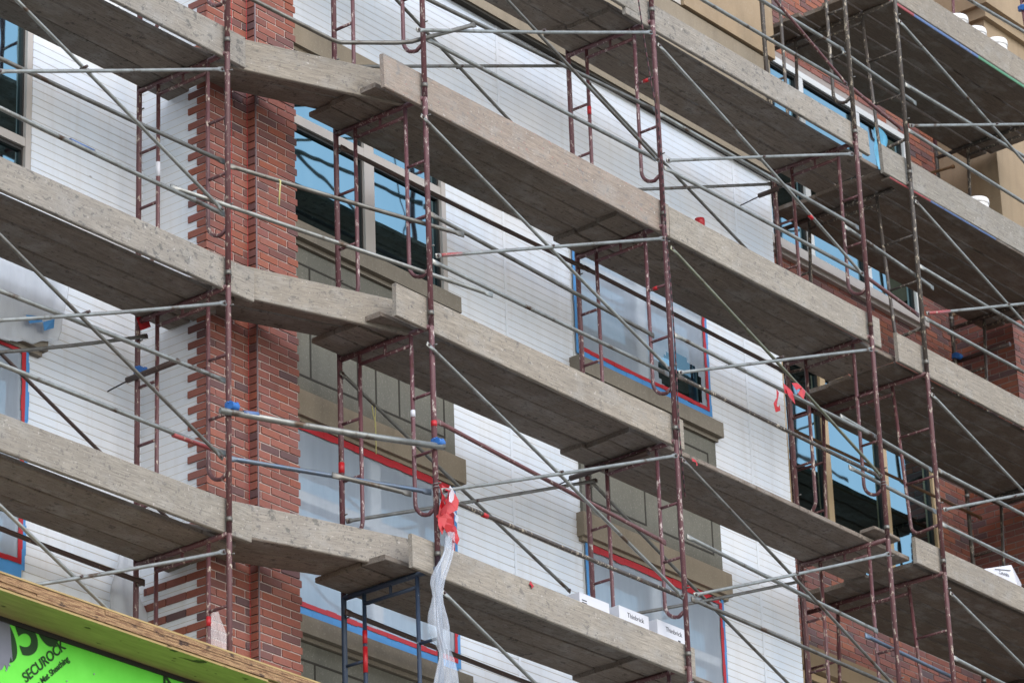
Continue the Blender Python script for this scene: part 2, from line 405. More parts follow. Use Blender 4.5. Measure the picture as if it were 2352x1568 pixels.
def window(x0, x1, y, z0, z1, mulls, bar=None, fm='frame', depth=.05, parent_mat=None):
    """frame (part) with pane, mullions as sub-parts; set back in its opening"""
    fw = .055
    fr = MB()
    fr.box(x0, x0+fw, y, y+.09, z0, z1); fr.box(x1-fw, x1, y, y+.09, z0, z1)
    fr.box(x0+fw, x1-fw, y, y+.09, z1-fw*1.2, z1); fr.box(x0+fw, x1-fw, y, y+.09, z0, z0+fw)
    w = part(fr, 'window', M[fm])
    for (mx, mw) in mulls:
        q = MB(); q.box(mx-mw/2, mx+mw/2, y+.004, y+.085, z0+fw, z1-fw*1.2); q.build('mullion', M['frametan' if fm == 'frametan2' else fm], w)
    gk = MB()
    xs = [x0+fw]+[c for mx, mw in mulls for c in (mx-mw/2, mx+mw/2)]+[x1-fw]
    if bar: zz = [(z0+fw, bar[0]-bar[1]/2), (bar[0]+bar[1]/2, z1-fw*1.2)]
    else: zz = [(z0+fw, z1-fw*1.2)]
    for i in range(0, len(xs), 2):
        for (a, b) in zz:
            e = .018
            gk.box(xs[i], xs[i]+e, y+.03, y+.07, a, b); gk.box(xs[i+1]-e, xs[i+1], y+.03, y+.07, a, b)
            gk.box(xs[i]+e, xs[i+1]-e, y+.03, y+.07, b-e*1.6, b); gk.box(xs[i]+e, xs[i+1]-e, y+.03, y+.07, a, a+e)
    gk.build('gasket', M['gasket'], w)
    if bar:
        q = MB()
        for i in range(0, len(xs), 2): q.box(xs[i], xs[i+1], y+.006, y+.08, bar[0]-bar[1]/2, bar[0]+bar[1]/2)
        q.build('transom', M[fm], w)
    pn = MB(); pn.box(x0+fw, x1-fw, y+.055, y+.062, z0+fw, z1-fw); pn.build('pane', M['glass'], w)
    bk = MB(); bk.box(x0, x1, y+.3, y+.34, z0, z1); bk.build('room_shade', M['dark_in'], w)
    return w
def taped(w, x0, x1, y, z0, z1, tear=None, sides='lrtb', tw=.037):
    z0 += .055
    fl = MB(); nx, nz = 48, 36; rows = []
    for j in range(nz+1):
        rows.append([(x0+.01+(x1-x0-.02)*i/nx, y-.004-.022*abs(sin(14*math.atan2(j/nz-.3, i/nx+.12)))*sin(pi*i/nx)*sin(pi*j/nz), z0+.01+(z1-z0-.02)*j/nz) for i in range(nx+1)])
    fl.grid(rows)
    if tear:
        fl2 = MB(); keep = []
        for f in fl.f:
            c = sum((fl.v[i] for i in f), Vector())/4
            keep.append(not (((c.x-tear[0])/tear[2])**2+((c.z-tear[1])/tear[3])**2 < 1))
        fl.f = [f for f, k in zip(fl.f, keep) if k]; n_ = len(fl.f); fl.mi = fl.mi[:n_]; fl.sm = fl.sm[:n_]; fl.tone = fl.tone[:n_]
    fl.build('plastic_film', M['film'], w)
    bt = MB(); rt = MB()
    def strip(mb, a0, a1, yy, b0, b1):
        ver = (b1-b0) > (a1-a0); L_ = (b1-b0) if ver else (a1-a0); m_ = max(2, int(L_/.11))
        for i in range(m_):
            j0, j1 = random.uniform(-.005, .005), random.uniform(-.005, .005); p0, p1 = i/m_, (i+1)/m_; dy_ = random.uniform(-.0015, .0015)
            if ver: mb.box(a0+j0, a1+j1, yy+dy_, yy+dy_+.003, b0+L_*p0, b0+L_*p1)
            else: mb.box(a0+L_*p0, a0+L_*p1, yy+dy_, yy+dy_+.003, b0+j0, b1+j1)
    for mb, o, yy, wd in ((bt, 0, y-.012, tw), (rt, tw, y-.017, tw)):
        a0, a1, b0, b1 = x0+o, x1-o, z0+o, z1-o
        if 'l' in sides: strip(mb, a0, a0+wd, yy, b0, b1)
        if 'r' in sides: strip(mb, a1-wd, a1, yy, b0, b1)
        if 't' in sides and mb is rt: strip(mb, a0+wd, a1-wd, yy-.001, b1-wd*1.6+tw, b1+tw)
        if 'b' in sides: strip(mb, a0+wd, a1-wd, yy-.001, b0-(.07 if mb is bt else 0), b0+wd)
    bt.build('blue_tape', M['bluetape'], w); rt.build('red_tape', M['red'], w)
def sill(x0, x1, y, z0, z1, out=.1, name='window_sill', mat='sill'):
    mb = MB(); mb.box(x0, x1, y-out, y+.05, z0, z1); mb.box(x0+.02, x1-.02, y-out*.55, y+.05, z0-.035, z0-.001)
    return part(mb, name, M[mat])
def shutter_panel(x0, x1, y, z0, z1):
    mb = MB(); mb.box(x0, x1, y, y+.06, z0, z1); p = part(mb, 'spandrel_panel', M['panel'])
    gv = MB(); xm = (x0+x1)/2
    for (a, b) in ((x0+.12, xm-.1), (xm+.1, x1-.12)):
        c = a+(b-a)*.33
        t = .017; zt, zb = z1-.13, z0+.14; zm = zt-.32
        for (q0, q1, r0, r1) in ((a, b, zt-t, zt), (a, b, zb, zb+t), (a, a+t, zb+t, zt-t), (b-t, b, zb+t, zt-t), (c, c+t, zb+t, zt-t)):
            gv.box(q0, q1, y-.003, y+.002, r0, r1)
        gv.box(a+t, b-t, y-.0035, y+.002, zm, zm+t)
    gv.build('panel_groove', M['groove_and_shadow'], p)
PER = 3.21
# shuttered bay next to the pillar: plain glass above, film below
w = window(-.2, 1.80, 1.29, -2.62, -1.04, [(.84, .12)], (-1.66, .08), 'frame')
sill(-.3, 1.84, 1.3, -2.76, -2.62, .11)
shutter_panel(-.34, 1.80, 1.27, -4.03, -2.80)
sill(-.3, 1.87, 1.3, -4.24, -4.03, .08, 'lintel', 'tan'); sill(-.3, 1.87, 1.3, -1.04, -.835, .08, 'lintel', 'tan')
w = window(-.2, 1.80, 1.29, -5.87, -4.28, [(.84, .12)], (-4.86, .08), 'framewhite'); taped(w, -.22, 1.79, 1.28, -5.86, -4.28)
sill(-.3, 1.84, 1.3, -6.01, -5.87, .11); shutter_panel(-.34, 1.80, 1.27, -7.3, -6.05)
# second bay
w = window(3.46, 5.44, 1.29, -2.62, -1.04, [(4.47, .12)], (-1.66, .08), 'framewhite'); taped(w, 3.47, 5.42, 1.28, -2.61, -1.04, (4.98, -2.34, .33, .25))
sill(3.40, 5.47, 1.3, -2.76, -2.62, .11); shutter_panel(3.46, 5.44, 1.27, -4.03, -2.80)
sill(3.40, 5.50, 1.3, -4.24, -4.03, .08, 'lintel', 'tan'); sill(3.40, 5.50, 1.3, -1.04, -.835, .08, 'lintel', 'tan')
w = window(3.46, 5.44, 1.29, -5.87, -4.28, [(4.47, .12)], (-4.86, .08), 'framewhite'); taped(w, 3.47, 5.42, 1.28, -5.86, -4.28)
sill(3.40, 5.47, 1.3, -6.01, -5.87, .11); shutter_panel(3.46, 5.44, 1.27, -7.3, -6.05)
# left wall windows
w = window(-4.6, XL-.01, 1.79, -2.9, -1.0, [(-3.55, .1)], (-2.62, .07), 'frame')
w = window(-4.6, XL-.01, 1.79, -6.05, -4.28, [(-3.55, .1)], (-5.2, .07), 'framewhite'); taped(w, -4.6, XL-.005, 1.78, -6.05, -4.28)
sill(-4.7, -2.30, 1.8, -4.28, -4.14, .09, 'lintel', 'sill')
# tan upper storey
tb = MB(); tb.box(-.34, 6.66, 1.22, 1.5, .262, 1.50); part(tb, 'tan_belt', M['tan'])
sh = MB(); sh.box(-.34, 6.64, 1.235, 1.3, .235, .258); part(sh, 'belt_shadow_strip', M['groove_and_shadow'])  # dark strip painting the shadow line under the overhanging tan belt
tb = MB(); tb.box(5.26, 6.72, 1.19, 1.5, 1.52, 6.0); part(tb, 'tan_upper_wall', M['tan2']); tb = MB(); tb.box(-.34, 2.9, 1.19, 1.5, 1.52, 6.0); part(tb, 'tan_upper_wall', M['tan2'])
window(2.9, 5.25, 1.22, 1.52, 3.4, [(4.0, .1)], None, 'frame')
# recessed bay beyond the corner
rb = MB(); XA, XB = 6.5, 10.6; YW = 1.8
wins = [(7.3, 9.92, .04, 2.12), (7.3, 9.92, -3.17, -1.08), (7.3, 9.92, -6.4, -4.30)]
def solid(mb, x0, x1, z0, z1, y=YW): mb.box(x0, x1, y, y+.12, z0, z1)
solid(rb, XA, 7.3, ZB, ZT); solid(rb, 9.92, XB, ZB, ZT)
zz = [ZB]+sorted([c for q in wins for c in q[2:]])+[ZT]
for i in range(0, len(zz), 2): solid(rb, 7.3, 9.92, zz[i], zz[i+1])
part(rb, 'mortar_wall', M['mortar'])
r2 = MB(); tmp = MB(); bricks_front(tmp, XA, XB, YW, -9.0, ZT, .208, 0, .006, .011)
for i in range(0, len(tmp.v), 8):
    c = sum((tmp.v[i+j] for j in range(8)), Vector())/8
    lo, hi = tmp.v[i], tmp.v[i+7]
    if any(hi.x > a-.005 and lo.x < b+.005 and hi.z > z0-.03 and lo.z < z1+.03 for (a, b, z0, z1) in wins): continue
    r2.box(lo.x, hi.x, lo.y, hi.y, lo.z, hi.z, 0, tmp.tone[(i//8)*6])
part(r2, 'recessed_brick_face', M['brick2'])
for (a, b, z0, z1) in wins[:2]:
    w = window(a, b, 1.77, z0, z1, [(a+.72, .09), (b-.9, .09)], None, 'framewhite' if z0 > 0 else 'frametan')
    if z0 > 0: sill(a-.1, b+.03, 1.8, z0-.1, z0, .1, 'window_sill', 'frame')
tb = MB(); tb.box(7.2, 10.0, 1.70, 1.9, -4.30, -4.08); part(tb, 'lintel', M['tan2'])
w = window(7.3, 9.92, 1.77, -6.4, -4.31, [(8.02, .09), (9.0, .09)], None, 'frametan')
# second pillar
XP = 10.6
pk = MB(); pk.box(XP, 14.5, 1.125, 2.2, ZB, .30); part(pk, 'far_pillar_core', M['mortar'])
b3 = MB(); bricks_front(b3, XP-.006, 12.5, 1.125, -9, .28, .208, 0, .006, .011)
z = -9.0; k = 0
while z < .27:
    y = 1.119 - (.1 if k % 2 else 0)
    while y < 1.79:
        a, b = max(y, 1.119), min(y+.197, 1.79)
        if b > a+.02: b3.box(XP-.006, XP, a, b, z, z+PITCH-.011, 0, random.random())
        y += .208
    z += PITCH; k += 1
part(b3, 'far_pillar_bricks', M['brick2'])
tp = MB(); tp.box(XP-.02, 14.5, 1.10, 2.2, .31, 1.02); tp.box(XP-.01, 14.5, 1.11, 2.2, 1.02, 1.06, 0); tp.box(XP-.02, 14.5, 1.10, 2.2, 1.06, 2.55)
tp.box(XP-.01, 14.5, 1.11, 2.2, 2.55, 2.59); tp.box(XP-.02, 14.5, 1.10, 2.2, 2.59, 3.50); part(tp, 'tan_pillar', M['tan2'])
cn = MB(); cn.box(XP-.08, 14.5, 1.04, 2.2, 3.5, 3.62); cn.box(XP-.14, 14.5, .98, 2.2, 3.62, 4.5); cn.box(XP-.2, 14.5, .92, 2.2, 4.5, 6.0); part(cn, 'cornice', M['tan2'])

# ------------------------------------------------------------------ plywood canopy in front, lower left
can = thing('canopy', (-3.5, 0, -7.05), 'plywood edged canopy with bright green board under its soffit, lower left corner', 'canopy')
cz0, cz1, cy0 = -7.14, -7.045, -.1
zz_ = cz0+.006
for i in range(5):
    t_ = (cz1-cz0-.006)/5; xs_ = -9
    while xs_ < -.9:
        xe_ = min(xs_+random.choice((1.22, 1.83, 2.44)), -.9); o_y = random.uniform(-.006, .006)
        mb = MB(); mb.box(xs_, xe_-.003, cy0+o_y, .9, zz_+.0012, zz_+t_-.0004); mb.build('plywood_sheet', M['plyedge'], can); xs_ = xe_
    zz_ += t_
mb = MB(); mb.box(-9, -1.95, cy0+.004, .9, cz0-.012, cz0+.003); mb.box(-1.945, -.9, cy0+.02, .9, cz0-.01, cz0+.003); mb.build('soffit', M['plysoffit'], can)
mb = MB(); mb.box(-9, -.9, cy0-.004, cy0+.3, cz1+.002, cz1+.014); mb.build('top_sheet', M['plysoffit'], can)
GY = .255
mb = MB(); mb.box(-9, -.9, GY, GY+.016, -9.2, cz0-.014); grn = mb.build('sheathing_board', M['green'], can)
mb = MB(); mb.box(-9, -.9, GY-.012, GY-.001, cz0-.045, cz0-.013); mb.build('corner_trim', M['gasket'], can)
for (sx_, sy_) in ((40, 1480), (65, 1445), (455, 1552), (640, 1505)):
    p = at('C1', sx_, sy_, 'y', GY-.002); MB().path([p, p+Vector((0, -.004, 0))], .006, 8).build('screw', M['wire'], can)
# grey torn membrane
def poly(pts, y, d, mi=0):
    bm = bmesh.new(); vs = [bm.verts.new((p[0], y, p[1])) for p in pts]; f = bm.faces.new(vs)
    r = bmesh.ops.extrude_face_region(bm, geom=[f]); 
    bmesh.ops.translate(bm, vec=(0, d, 0), verts=[e for e in r['geom'] if isinstance(e, bmesh.types.BMVert)])
    bmesh.ops.recalc_face_normals(bm, faces=bm.faces[:])
    return bm
def bm_obj(bm, name, mat, parent):
    o_ = origin_of(parent); bmesh.ops.translate(bm, vec=-o_, verts=bm.verts[:])
    me = bpy.data.meshes.new(name); bm.to_mesh(me); bm.free(); me.materials.append(mat)
    ob = bpy.data.objects.new(name, me); COL.objects.link(ob); ob.parent = parent; return ob
pts = [at('C1', x, y, 'y', GY) for x, y in ((60, 1140), (70, 1260), (72, 1300), (82, 1420), (66, 1390), (60, 1430), (45, 1480), (30, 1440), (10, 1476), (0, 1480))]
pl = [(p.x, p.z) for p in pts]
bm_obj(poly([(-7, cz0-.02), (pl[0][0], cz0-.02)]+pl+[(-4.6, pl[-1][1]-.03), (-7, pl[-1][1])], GY-.006, .005), 'grey_membrane', M['strap'], can)
def text_mesh(txt, size, origin, ex, ey, mat, parent, name, depth=.0015, clip=None, bold=False, shear=0):
    cu = bpy.data.curves.new('t', 'FONT'); cu.body = txt; cu.size = size; cu.extrude = depth; cu.shear = shear
    if bold: cu.offset = size*.022
    ob = bpy.data.objects.new('t', cu); COL.objects.link(ob)
    dg = bpy.context.evaluated_depsgraph_get(); me = bpy.data.meshes.new_from_object(ob.evaluated_get(dg)); bpy.data.objects.remove(ob)
    bm = bmesh.new(); bm.from_mesh(me); bpy.data.meshes.remove(me)
    ex = Vector(ex).normalized(); ey = Vector(ey); ey = (ey-ex*ey.dot(ex)).normalized(); ez = ex.cross(ey)
    mt = Matrix((ex, ey, ez)).transposed().to_4x4(); mt.translation = Vector(origin)
    bmesh.ops.transform(bm, matrix=mt, verts=bm.verts[:])
    if clip:
        for co_, no in clip: bmesh.ops.bisect_plane(bm, geom=bm.verts[:]+bm.edges[:]+bm.faces[:], plane_co=co_, plane_no=no, clear_outer=True)
    return bm_obj(bm, name, mat, parent)
pS = at('C1', 178, 1565, 'y', GY-.004); pK = at('C1', 450, 1330, 'y', GY-.004)
exv = pK-pS; clipT = [((0, 0, cz0-.046), (0, 0, 1))]
eyv = Vector((-exv.z, 0, exv.x))
text_mesh('SECUROCK', exv.length/5.15, pS, exv, eyv, M['ink'], can, 'board_lettering', .001, clipT, True)
pa = at('C1', 500, 1390, 'y', GY-.004)
L2 = exv.length/5.15*.62
text_mesh('Glass Mat Sheathing', L2, pa-exv.normalized()*L2*8.9, exv, eyv, M['ink'], can, 'board_lettering', .001, clipT, True)
# big printed numerals, mostly hidden above the soffit line
pn_ = at('C1', 95, 1345, 'y', GY-.003); pq = at('C1', 370, 1240, 'y', GY-.003)
ev = pq-pn_
text_mesh('050', .42, pn_ - ev.normalized()*.13 + Vector((0, 0, -.06)), ev, Vector((-ev.z, 0, ev.x)), M['ink'], can, 'board_numerals', .0007, clipT+[((pl[0][0], 0, 0), (-1, 0, 0))], True)
pn_ = at('C1', 1120, 1575, 'y', GY-.003)
text_mesh('A', .16, pn_+Vector((0, 0, -.05)), (.8, 0, .4), (-.4, 0, .8), M['ink'], can, 'board_lettering', .0007, clipT, True)

# ------------------------------------------------------------------ scaffold frames
def frame_proto(name, width, off, mat, slant=0):
    t = thing(name, (0, 0, 0), 'x', 'scaffold frame', 'tubular scaffold frames')
    for y in (0, width):
        MB().path([(0, y, -H), (0, y, .0), (0, y, .12)], .0215, 12).build('leg', mat, t)
    MB().path([(0, .0, 0), (0, width, 0)], .0215, 12).build('header', mat, t)
    for sgn, y0 in ((1, 0), (-1, width)):
        yt, yb = y0+sgn*off, y0+sgn*(off-slant); rr = .13 if slant == 0 else .09
        zb = -1.49
        p = [(0, yt, 0)]+[(0, yb-sgn*(rr-rr*cos(a)), zb+rr-rr*sin(a)) for a in [i*pi/2/6 for i in range(7)]]
        p += [(0, y0+sgn*.018, zb+(.03 if slant == 0 else .02))]
        MB().path(p, .0160, 10).build('inner_leg', mat, t)
        for zr in (-.535, -1.0):
            yy = yt+(yb-yt)*(-zr/1.4)
            MB().path([(0, y0, zr), (0, yy, zr)], .0125, 8).build('rung', mat, t)
    MB().path([(0, off, -.095), (0, width-off, -.095)], .0150, 10).path([(0, width/2, -.095), (0, width/2, 0)], .012, 8).build('lower_bar', mat, t)
    for y in (0, width):
        MB().path([(0, y, -H+.09), (0, y, -H+.125)], .0245, 12).build('collar', M['galvdark'], t)
        for zr in (-.16, -1.27): MB().path([(0, y, zr), (0, y-.05, zr)], .006, 6).build('brace_stud', M['galvdark'], t)
    return t
WHERE = {0: 'off the left edge', 1: 'at the brick pillar corner', 2: 'before the olive panel bay', 3: 'before the film window',
         4: 'at the white wall end', 5: 'before the recessed brick bay', 6: 'at the far right edge'}
ORD = ['topmost', 'second from top', 'third from top', 'fourth from top', 'lowest']
fx = {0: (X1-B, Y1, 0), 1: (X1, Y1, 0), 2: (0, 0, 0), 3: (B, 0, 0), 4: (2*B, 0, 0), 5: (X5, Y5, Z5), 6: (X5+B, Y5, Z5)}
protos = {}
FR = {}
MATW = {'maroon': 'maroon', 'maroon_worn': 'worn maroon', 'dark': 'cement splashed', 'bluesteel': 'blue black'}
def frame(c, k, mat, seq, n):
    wide = c >= 5
    key = (wide, mat)
    x, y, z = fx[c]; loc = (x, y, z-H*k)
    pos = ORD[seq] if seq < n-1 else 'lowest'
    lab = f"{MATW[mat]} scaffold frame {WHERE[c]}, {pos} in column"
    if key not in protos:
        protos[key] = frame_proto('scaffold_trestle', WC if wide else W, .38 if wide else .2, M[mat], .075 if wide else 0)
        t = protos[key]; t.location = loc; t['label'] = lab
    else: t = copy_thing(protos[key], loc, lab)
    FR[(c, k)] = t
    return t
spec = {0: [(1, 'maroon'), (2, 'maroon'), (3, 'maroon')], 1: [(0, 'maroon_worn'), (1, 'maroon_worn'), (2, 'maroon_worn'), (3, 'maroon_worn')],
        2: [(0, 'maroon'), (1, 'maroon'), (2, 'maroon'), (3, 'bluesteel')], 3: [(-1, 'maroon'), (0, 'maroon'), (1, 'maroon'), (2, 'maroon'), (3, 'maroon_worn')],
        4: [(-1, 'dark'), (0, 'maroon_worn'), (1, 'maroon_worn'), (2, 'maroon_worn')], 5: [(0, 'dark'), (1, 'dark'), (2, 'maroon_worn'), (3, 'maroon_worn')],
        6: [(-1, 'maroon'), (0, 'dark'), (1, 'dark'), (2, 'dark'), (3, 'dark')]}
for c, L in spec.items():
    for i, (k, mt) in enumerate(L): frame(c, k, mt, i, len(L))

# ------------------------------------------------------------------ planks and toe boards
def board(name, p0, p1, wdir, width, thick, mat, label, cat, group, warp=.006, edge=None, wear=0):
    """a sawn board from p0 to p1 (centre of its underside); wdir = direction of its width"""
    p0, p1 = Vector(p0), Vector(p1); d = (p1-p0); L = d.length; d.normalize()
    wv = Vector(wdir); wv = (wv-d*wv.dot(d)).normalized(); up = d.cross(wv)
    if abs(up.z) > .5:
        if up.z < 0: up = -up
    nseg = max(6, int(L/.22)); mb = MB(); ph = random.random()*6; ph2 = random.random()*6
    tw = random.uniform(-.01, .01); e = .006
    ring = [(-width/2+e, 0), (width/2-e, 0), (width/2, e), (width/2, thick-e), (width/2-e, thick), (-width/2+e, thick), (-width/2, thick-e), (-width/2, e)]
    if abs(up.z) <= .5: ring = [(a, b-thick/2) for a, b in ring]
    o_ = (p0+p1)/2
    for i in range(nseg+1):
        t = i/nseg; dz = warp*sin(pi*t*1.0+ph)*.8+warp*.5*sin(4*t+ph2); tt = tw*sin(2.6*t+ph)
        endj = random.uniform(-.008, .008) if i in (0, nseg) else 0
        for (a, b) in ring:
            a2 = a*(1+(random.uniform(-.012, .012) if wear else random.uniform(-.004, .004)))
            mb.v.append(p0+d*(L*t+endj)+wv*a2+up*(b+dz+tt*a*4))
    for i in range(nseg):
        for j in range(8):
            j2 = (j+1) % 8; mi = 0
            if edge and j in (6, 7):
                mi = edge(i/nseg)
            mb.face([i*8+j, i*8+j2, (i+1)*8+j2, (i+1)*8+j], mi)
    mb.face(list(range(8))[::-1]); mb.face([nseg*8+j for j in range(8)])
    # object with local X along the board so the grain follows it
    ob = mb.build(name, mat, None, o_)
    ang = math.atan2(d.y, d.x)
    if abs(ang) > .02:
        ob.data.transform(Matrix.Rotation(-ang, 4, 'Z')); ob.rotation_euler = (0, 0, ang)
    bmn = bmesh.new(); bmn.from_mesh(ob.data); bmesh.ops.recalc_face_normals(bmn, faces=bmn.faces[:]); bmn.to_mesh(ob.data); bmn.free()
    return tag(ob, label, cat, group)
TH, PW = .042, .224
DN = {'A': {1: 'top', 2: 'middle', 3: 'bottom'}, 'B': {0: 'top', 1: 'second', 2: 'third', 3: 'bottom'}, 'C': {0: 'top', 1: 'second', 2: 'third', 3: 'bottom'}}
BAY = {'A': 'left bay', 'M': 'short angled bay', 'B2': 'bay left of film window', 'B3': 'white wall corner bay', 'C': 'wide right bay'}
def deck(bay, lev, x0, x1, z0, z1, ys, mats, dn):
    nm = {3: ['outer', 'middle', 'wall side'], 2: ['outer', 'wall side'], 5: ['outermost', 'second from outside', 'middle', 'second from the wall', 'wall side']}[len(ys)]
    for i, y in enumerate(ys):
        a = x0[i] if isinstance(x0, (list, tuple)) else x0+random.uniform(-.03, .03)
        b = x1+random.uniform(-.05, .05)
        board('scaffold_plank', (a, y, z0), (b, y, z1), (0, 1, 0), PW, TH, mats, f'{nm[i]} weathered plank of {dn} deck, {BAY[bay]}', 'plank', 'scaffold deck planks', .004)
YB3 = [.215+.119, .335+.239, .815-.0]
yb3 = [.30, .54, .78]; yb3 = [y+.0 for y in yb3]
hz = .0225
for k in (1, 2, 3):
    deck('A', k, X1-B-.3, -1.27, -H*k+hz, -H*k+hz, [Y1+y for y in yb3], M['plank'], DN['A'][k])
for k in (0, 1, 2, 3):
    deck('B2', k, [-.37, -.36, -.34], B+.25, -H*k+hz, -H*k+hz+TH+.004, yb3, M['plank'], DN['B'][k])
    if k < 3: deck('B3', k, B-.36, 6.78, -H*k+hz, -H*k+hz, yb3, M['plank'], DN['B'][k])
    else: deck('B3', k, B-.36, 6.78, -H*k+hz, -H*k+hz, yb3, M['plank'], 'bottom')
C_Y = [.07+.25+.243*i for i in range(5)]
for k in (0, 1, 2, 3):
    deck('C', k, 6.82, 10.5, Z5-H*k+hz, Z5-H*k+hz, C_Y, M['plank_dark'], DN['C'][k])
# short angled bay
dv = Vector((-X1, -Y1, 0)).normalized(); nv = Vector((-dv.y, dv.x, 0))
def midp(t, off, z): q = Vector((X1, Y1, 0))*(1-t); return (q.x+nv.x*off, q.y+nv.y*off, z)
def am(q, off=.05):
    # on the vertical plane through the two posts of the angled bay
    k, x, y = q
    if k == 'd': u, v = x, y
    else: u = ((int(k[1])-1)*1000+x*.586667)/1.7415; v = (OFF[k[0]]+y*.586667)/1.7415
    dd = FWD*F+RI*(u-1176)-UP*(v-784); base = nv*off
    return CAM+dd*((base-CAM).dot(nv)/dd.dot(nv))
MT = {1: (('A2', 20, 490), ('A2', 730, 645), .265, 'toe'), 2: (('B2', 40, 510), ('B2', 730, 665), .262, 'toe'), 3: (('C2', 20, 575), ('C2', 780, 735), .25, 'toe_grey')}
for k in (1, 2, 3):
    for i, off in enumerate((.30, .54)):
        z = -H*k+hz+TH+.004
        board('scaffold_plank', midp(-.16, off, z), midp(.93, off, z), nv, PW, TH, M['plank'], f"{['outer', 'wall side'][i]} weathered plank of {DN['A'][k]} deck, {BAY['M']}", 'plank', 'scaffold deck planks', .004)
    b0, b1, h, mt = MT[k]; p, q = am(b0, .181), am(b1, .181); sl_ = (q.z-p.z)/(q.x-p.x)
    xa, xb = midp(-.02, .2, 0), midp(.96, .2, 0)
    board('toe_board', (xa[0], xa[1], p.z+sl_*(xa[0]-p.x)+h/2), (xb[0], xb[1], p.z+sl_*(xb[0]-p.x)+h/2), (0, 0, 1), h, .038, M[mt], f"{['', 'knotty', 'pale grained', 'blotched'][k]} toe board of {DN['A'][k]} deck, {BAY['M']}", 'toe board', 'scaffold toe boards', .002)
def toe(bay, k, x0, x1, y, zb0, zb1, mat, lab, h=.243):
    return board('toe_board', (x0, y, zb0+h/2), (x1, y, zb1+h/2), (0, 0, 1), h, .038, mat, lab, 'toe board', 'scaffold toe boards', .004, None, 1)
TL = {('A', 1): 'speckled', ('A', 2): 'dark spotted', ('A', 3): 'smooth grey', ('B2', 0): 'clean', ('B2', 1): 'red flecked', ('B2', 2): 'pale', ('B2', 3): 'white splashed', ('B3', 0): 'dark streaked', ('B3', 1): 'worn', ('C', 0): 'brown stained', ('C', 1): 'spotted', ('C', 2): 'plain', ('C', 3): 'pale grey'}
def tl(b, k, d): return f"{TL[(b, k)]} toe board of {d} deck, {BAY[b]}"
for a in (('A', 1, X1-B-.35, -1.33, Y1+.05, -H-.025, -H-.025, 'toe_grey', .265), ('A', 2, X1-B-.35, -1.24, Y1+.05, -2*H-.03, -2*H-.01, 'toe_grey', .257), ('A', 3, X1-B-.35, -1.285, Y1+.05, -3*H-.012, -3*H+.015, 'toe', .265),
          ('B2', 0, -.3, 2.9, .05, .01, .02, 'toe', .265), ('B2', 1, -.44, B+.12, .05, -H-.062, -H-.045, 'toe_red', .29), ('B2', 2, -.37, 3.22, .05, -2*H-.02, -2*H-.028, 'toe', .268), ('B2', 3, -.245, 3.20, .05, -3*H-.05, -3*H-.06, 'toe', .262),
          ('B3', 0, 2.747, 6.40, .05, -.045, -.025, 'toe_grey', .25), ('B3', 1, B+.13, 6.34, .055, -H-.045, -H-.035, 'toe', .287),
          ('C', 0, 6.9, 10.6, Y5+.055, Z5+.05, Z5+.055, 'toe', .29), ('C', 1, 6.74, 10.6, Y5+.055, Z5-H-.02, Z5-H+.005, 'toe', .298), ('C', 2, 6.735, 10.6, Y5+.055, Z5-2*H+.005, Z5-2*H+.015, 'toe', .285), ('C', 3, 6.755, 10.6, Y5+.055, Z5-3*H, Z5-3*H+.005, 'toe', .245)):
    b, k, x0, x1, y, za, zb, mt, h = a
    toe(b, k, x0, x1, y, za, zb, M[mt], tl(b, k, DN[b[0]][k]), h)
# painted plank edges under the right hand toe boards
def edgef0(t): return 1 if t < .18 else (2 if t < .48 else (3 if t < .8 else 2))
def edgef1(t): return 1 if t < .13 else (2 if t < .45 else 0)
for k, ef in ((0, edgef0), (1, edgef1)):
    board('scaffold_plank', (6.85, Y5+.088, Z5-H*k+(.01 if k == 0 else -.045)), (10.5, Y5+.088, Z5-H*k+(.012 if k == 0 else -.03)), (0, 1, 0), .1, (.036 if k == 0 else .022), [M['plank_dark'], M['ered'], M['eblue'], M['egreen']],
          ('red, blue and green painted edge plank of the top deck, ' if k == 0 else 'red and blue tipped edge plank of the second deck, ')+BAY['C'], 'plank', 'scaffold deck planks', .003, ef)

# ------------------------------------------------------------------ cross braces and rails
RA, RG = .0142, .0175
RAILS = {}
def brace(loc_lab, bars, plane, mats=('galv', 'galv'), pivot=None, name='cross_brace'):
    pts = [[at(*q, 'y', plane) for q in b] for b in bars]
    root = thing(name, pts[0][0], loc_lab, 'cross brace', 'scaffold cross braces')
    for i, (p, mt) in enumerate(zip(pts, mats)):
        dy = Vector((0, -.016*i, 0))
        md = (p[0]+p[1])/2+dy+Vector((random.uniform(-.006, .006), random.uniform(-.006, .004), random.uniform(-.012, .006)))
        MB().path([p[0]+dy, (p[0]+dy)*.75+(p[1]+dy)*.25+(md-(p[0]+p[1])/2-dy)*.7, md, (p[0]+dy)*.25+(p[1]+dy)*.75+(md-(p[0]+p[1])/2-dy)*.7, p[1]+dy], RA, 9, (.05, .05)).build('brace_bar', M[mt], root)
        for e_ in (p[0]+(p[1]-p[0]).normalized()*.022, p[1]-(p[1]-p[0]).normalized()*.022):
            MB().path([e_+dy+Vector((0, -.016, 0)), e_+dy+Vector((0, .012, 0))], .0115, 6).build('brace_nut', M['brown'], root)
    RAILS[loc_lab] = root
    if pivot:
        c = at(*pivot, 'y', plane); MB().path([c+Vector((0, -.045, 0)), c+Vector((0, .025, 0))], .011, 8).build('pivot_bolt', M['brown'], root)
    return root
OA = Y1-.04; OB = -.04; OC = Y5-.04; IA = Y1+W-.04; IB = W-.04
def d(x, y): return ('d', x, y)
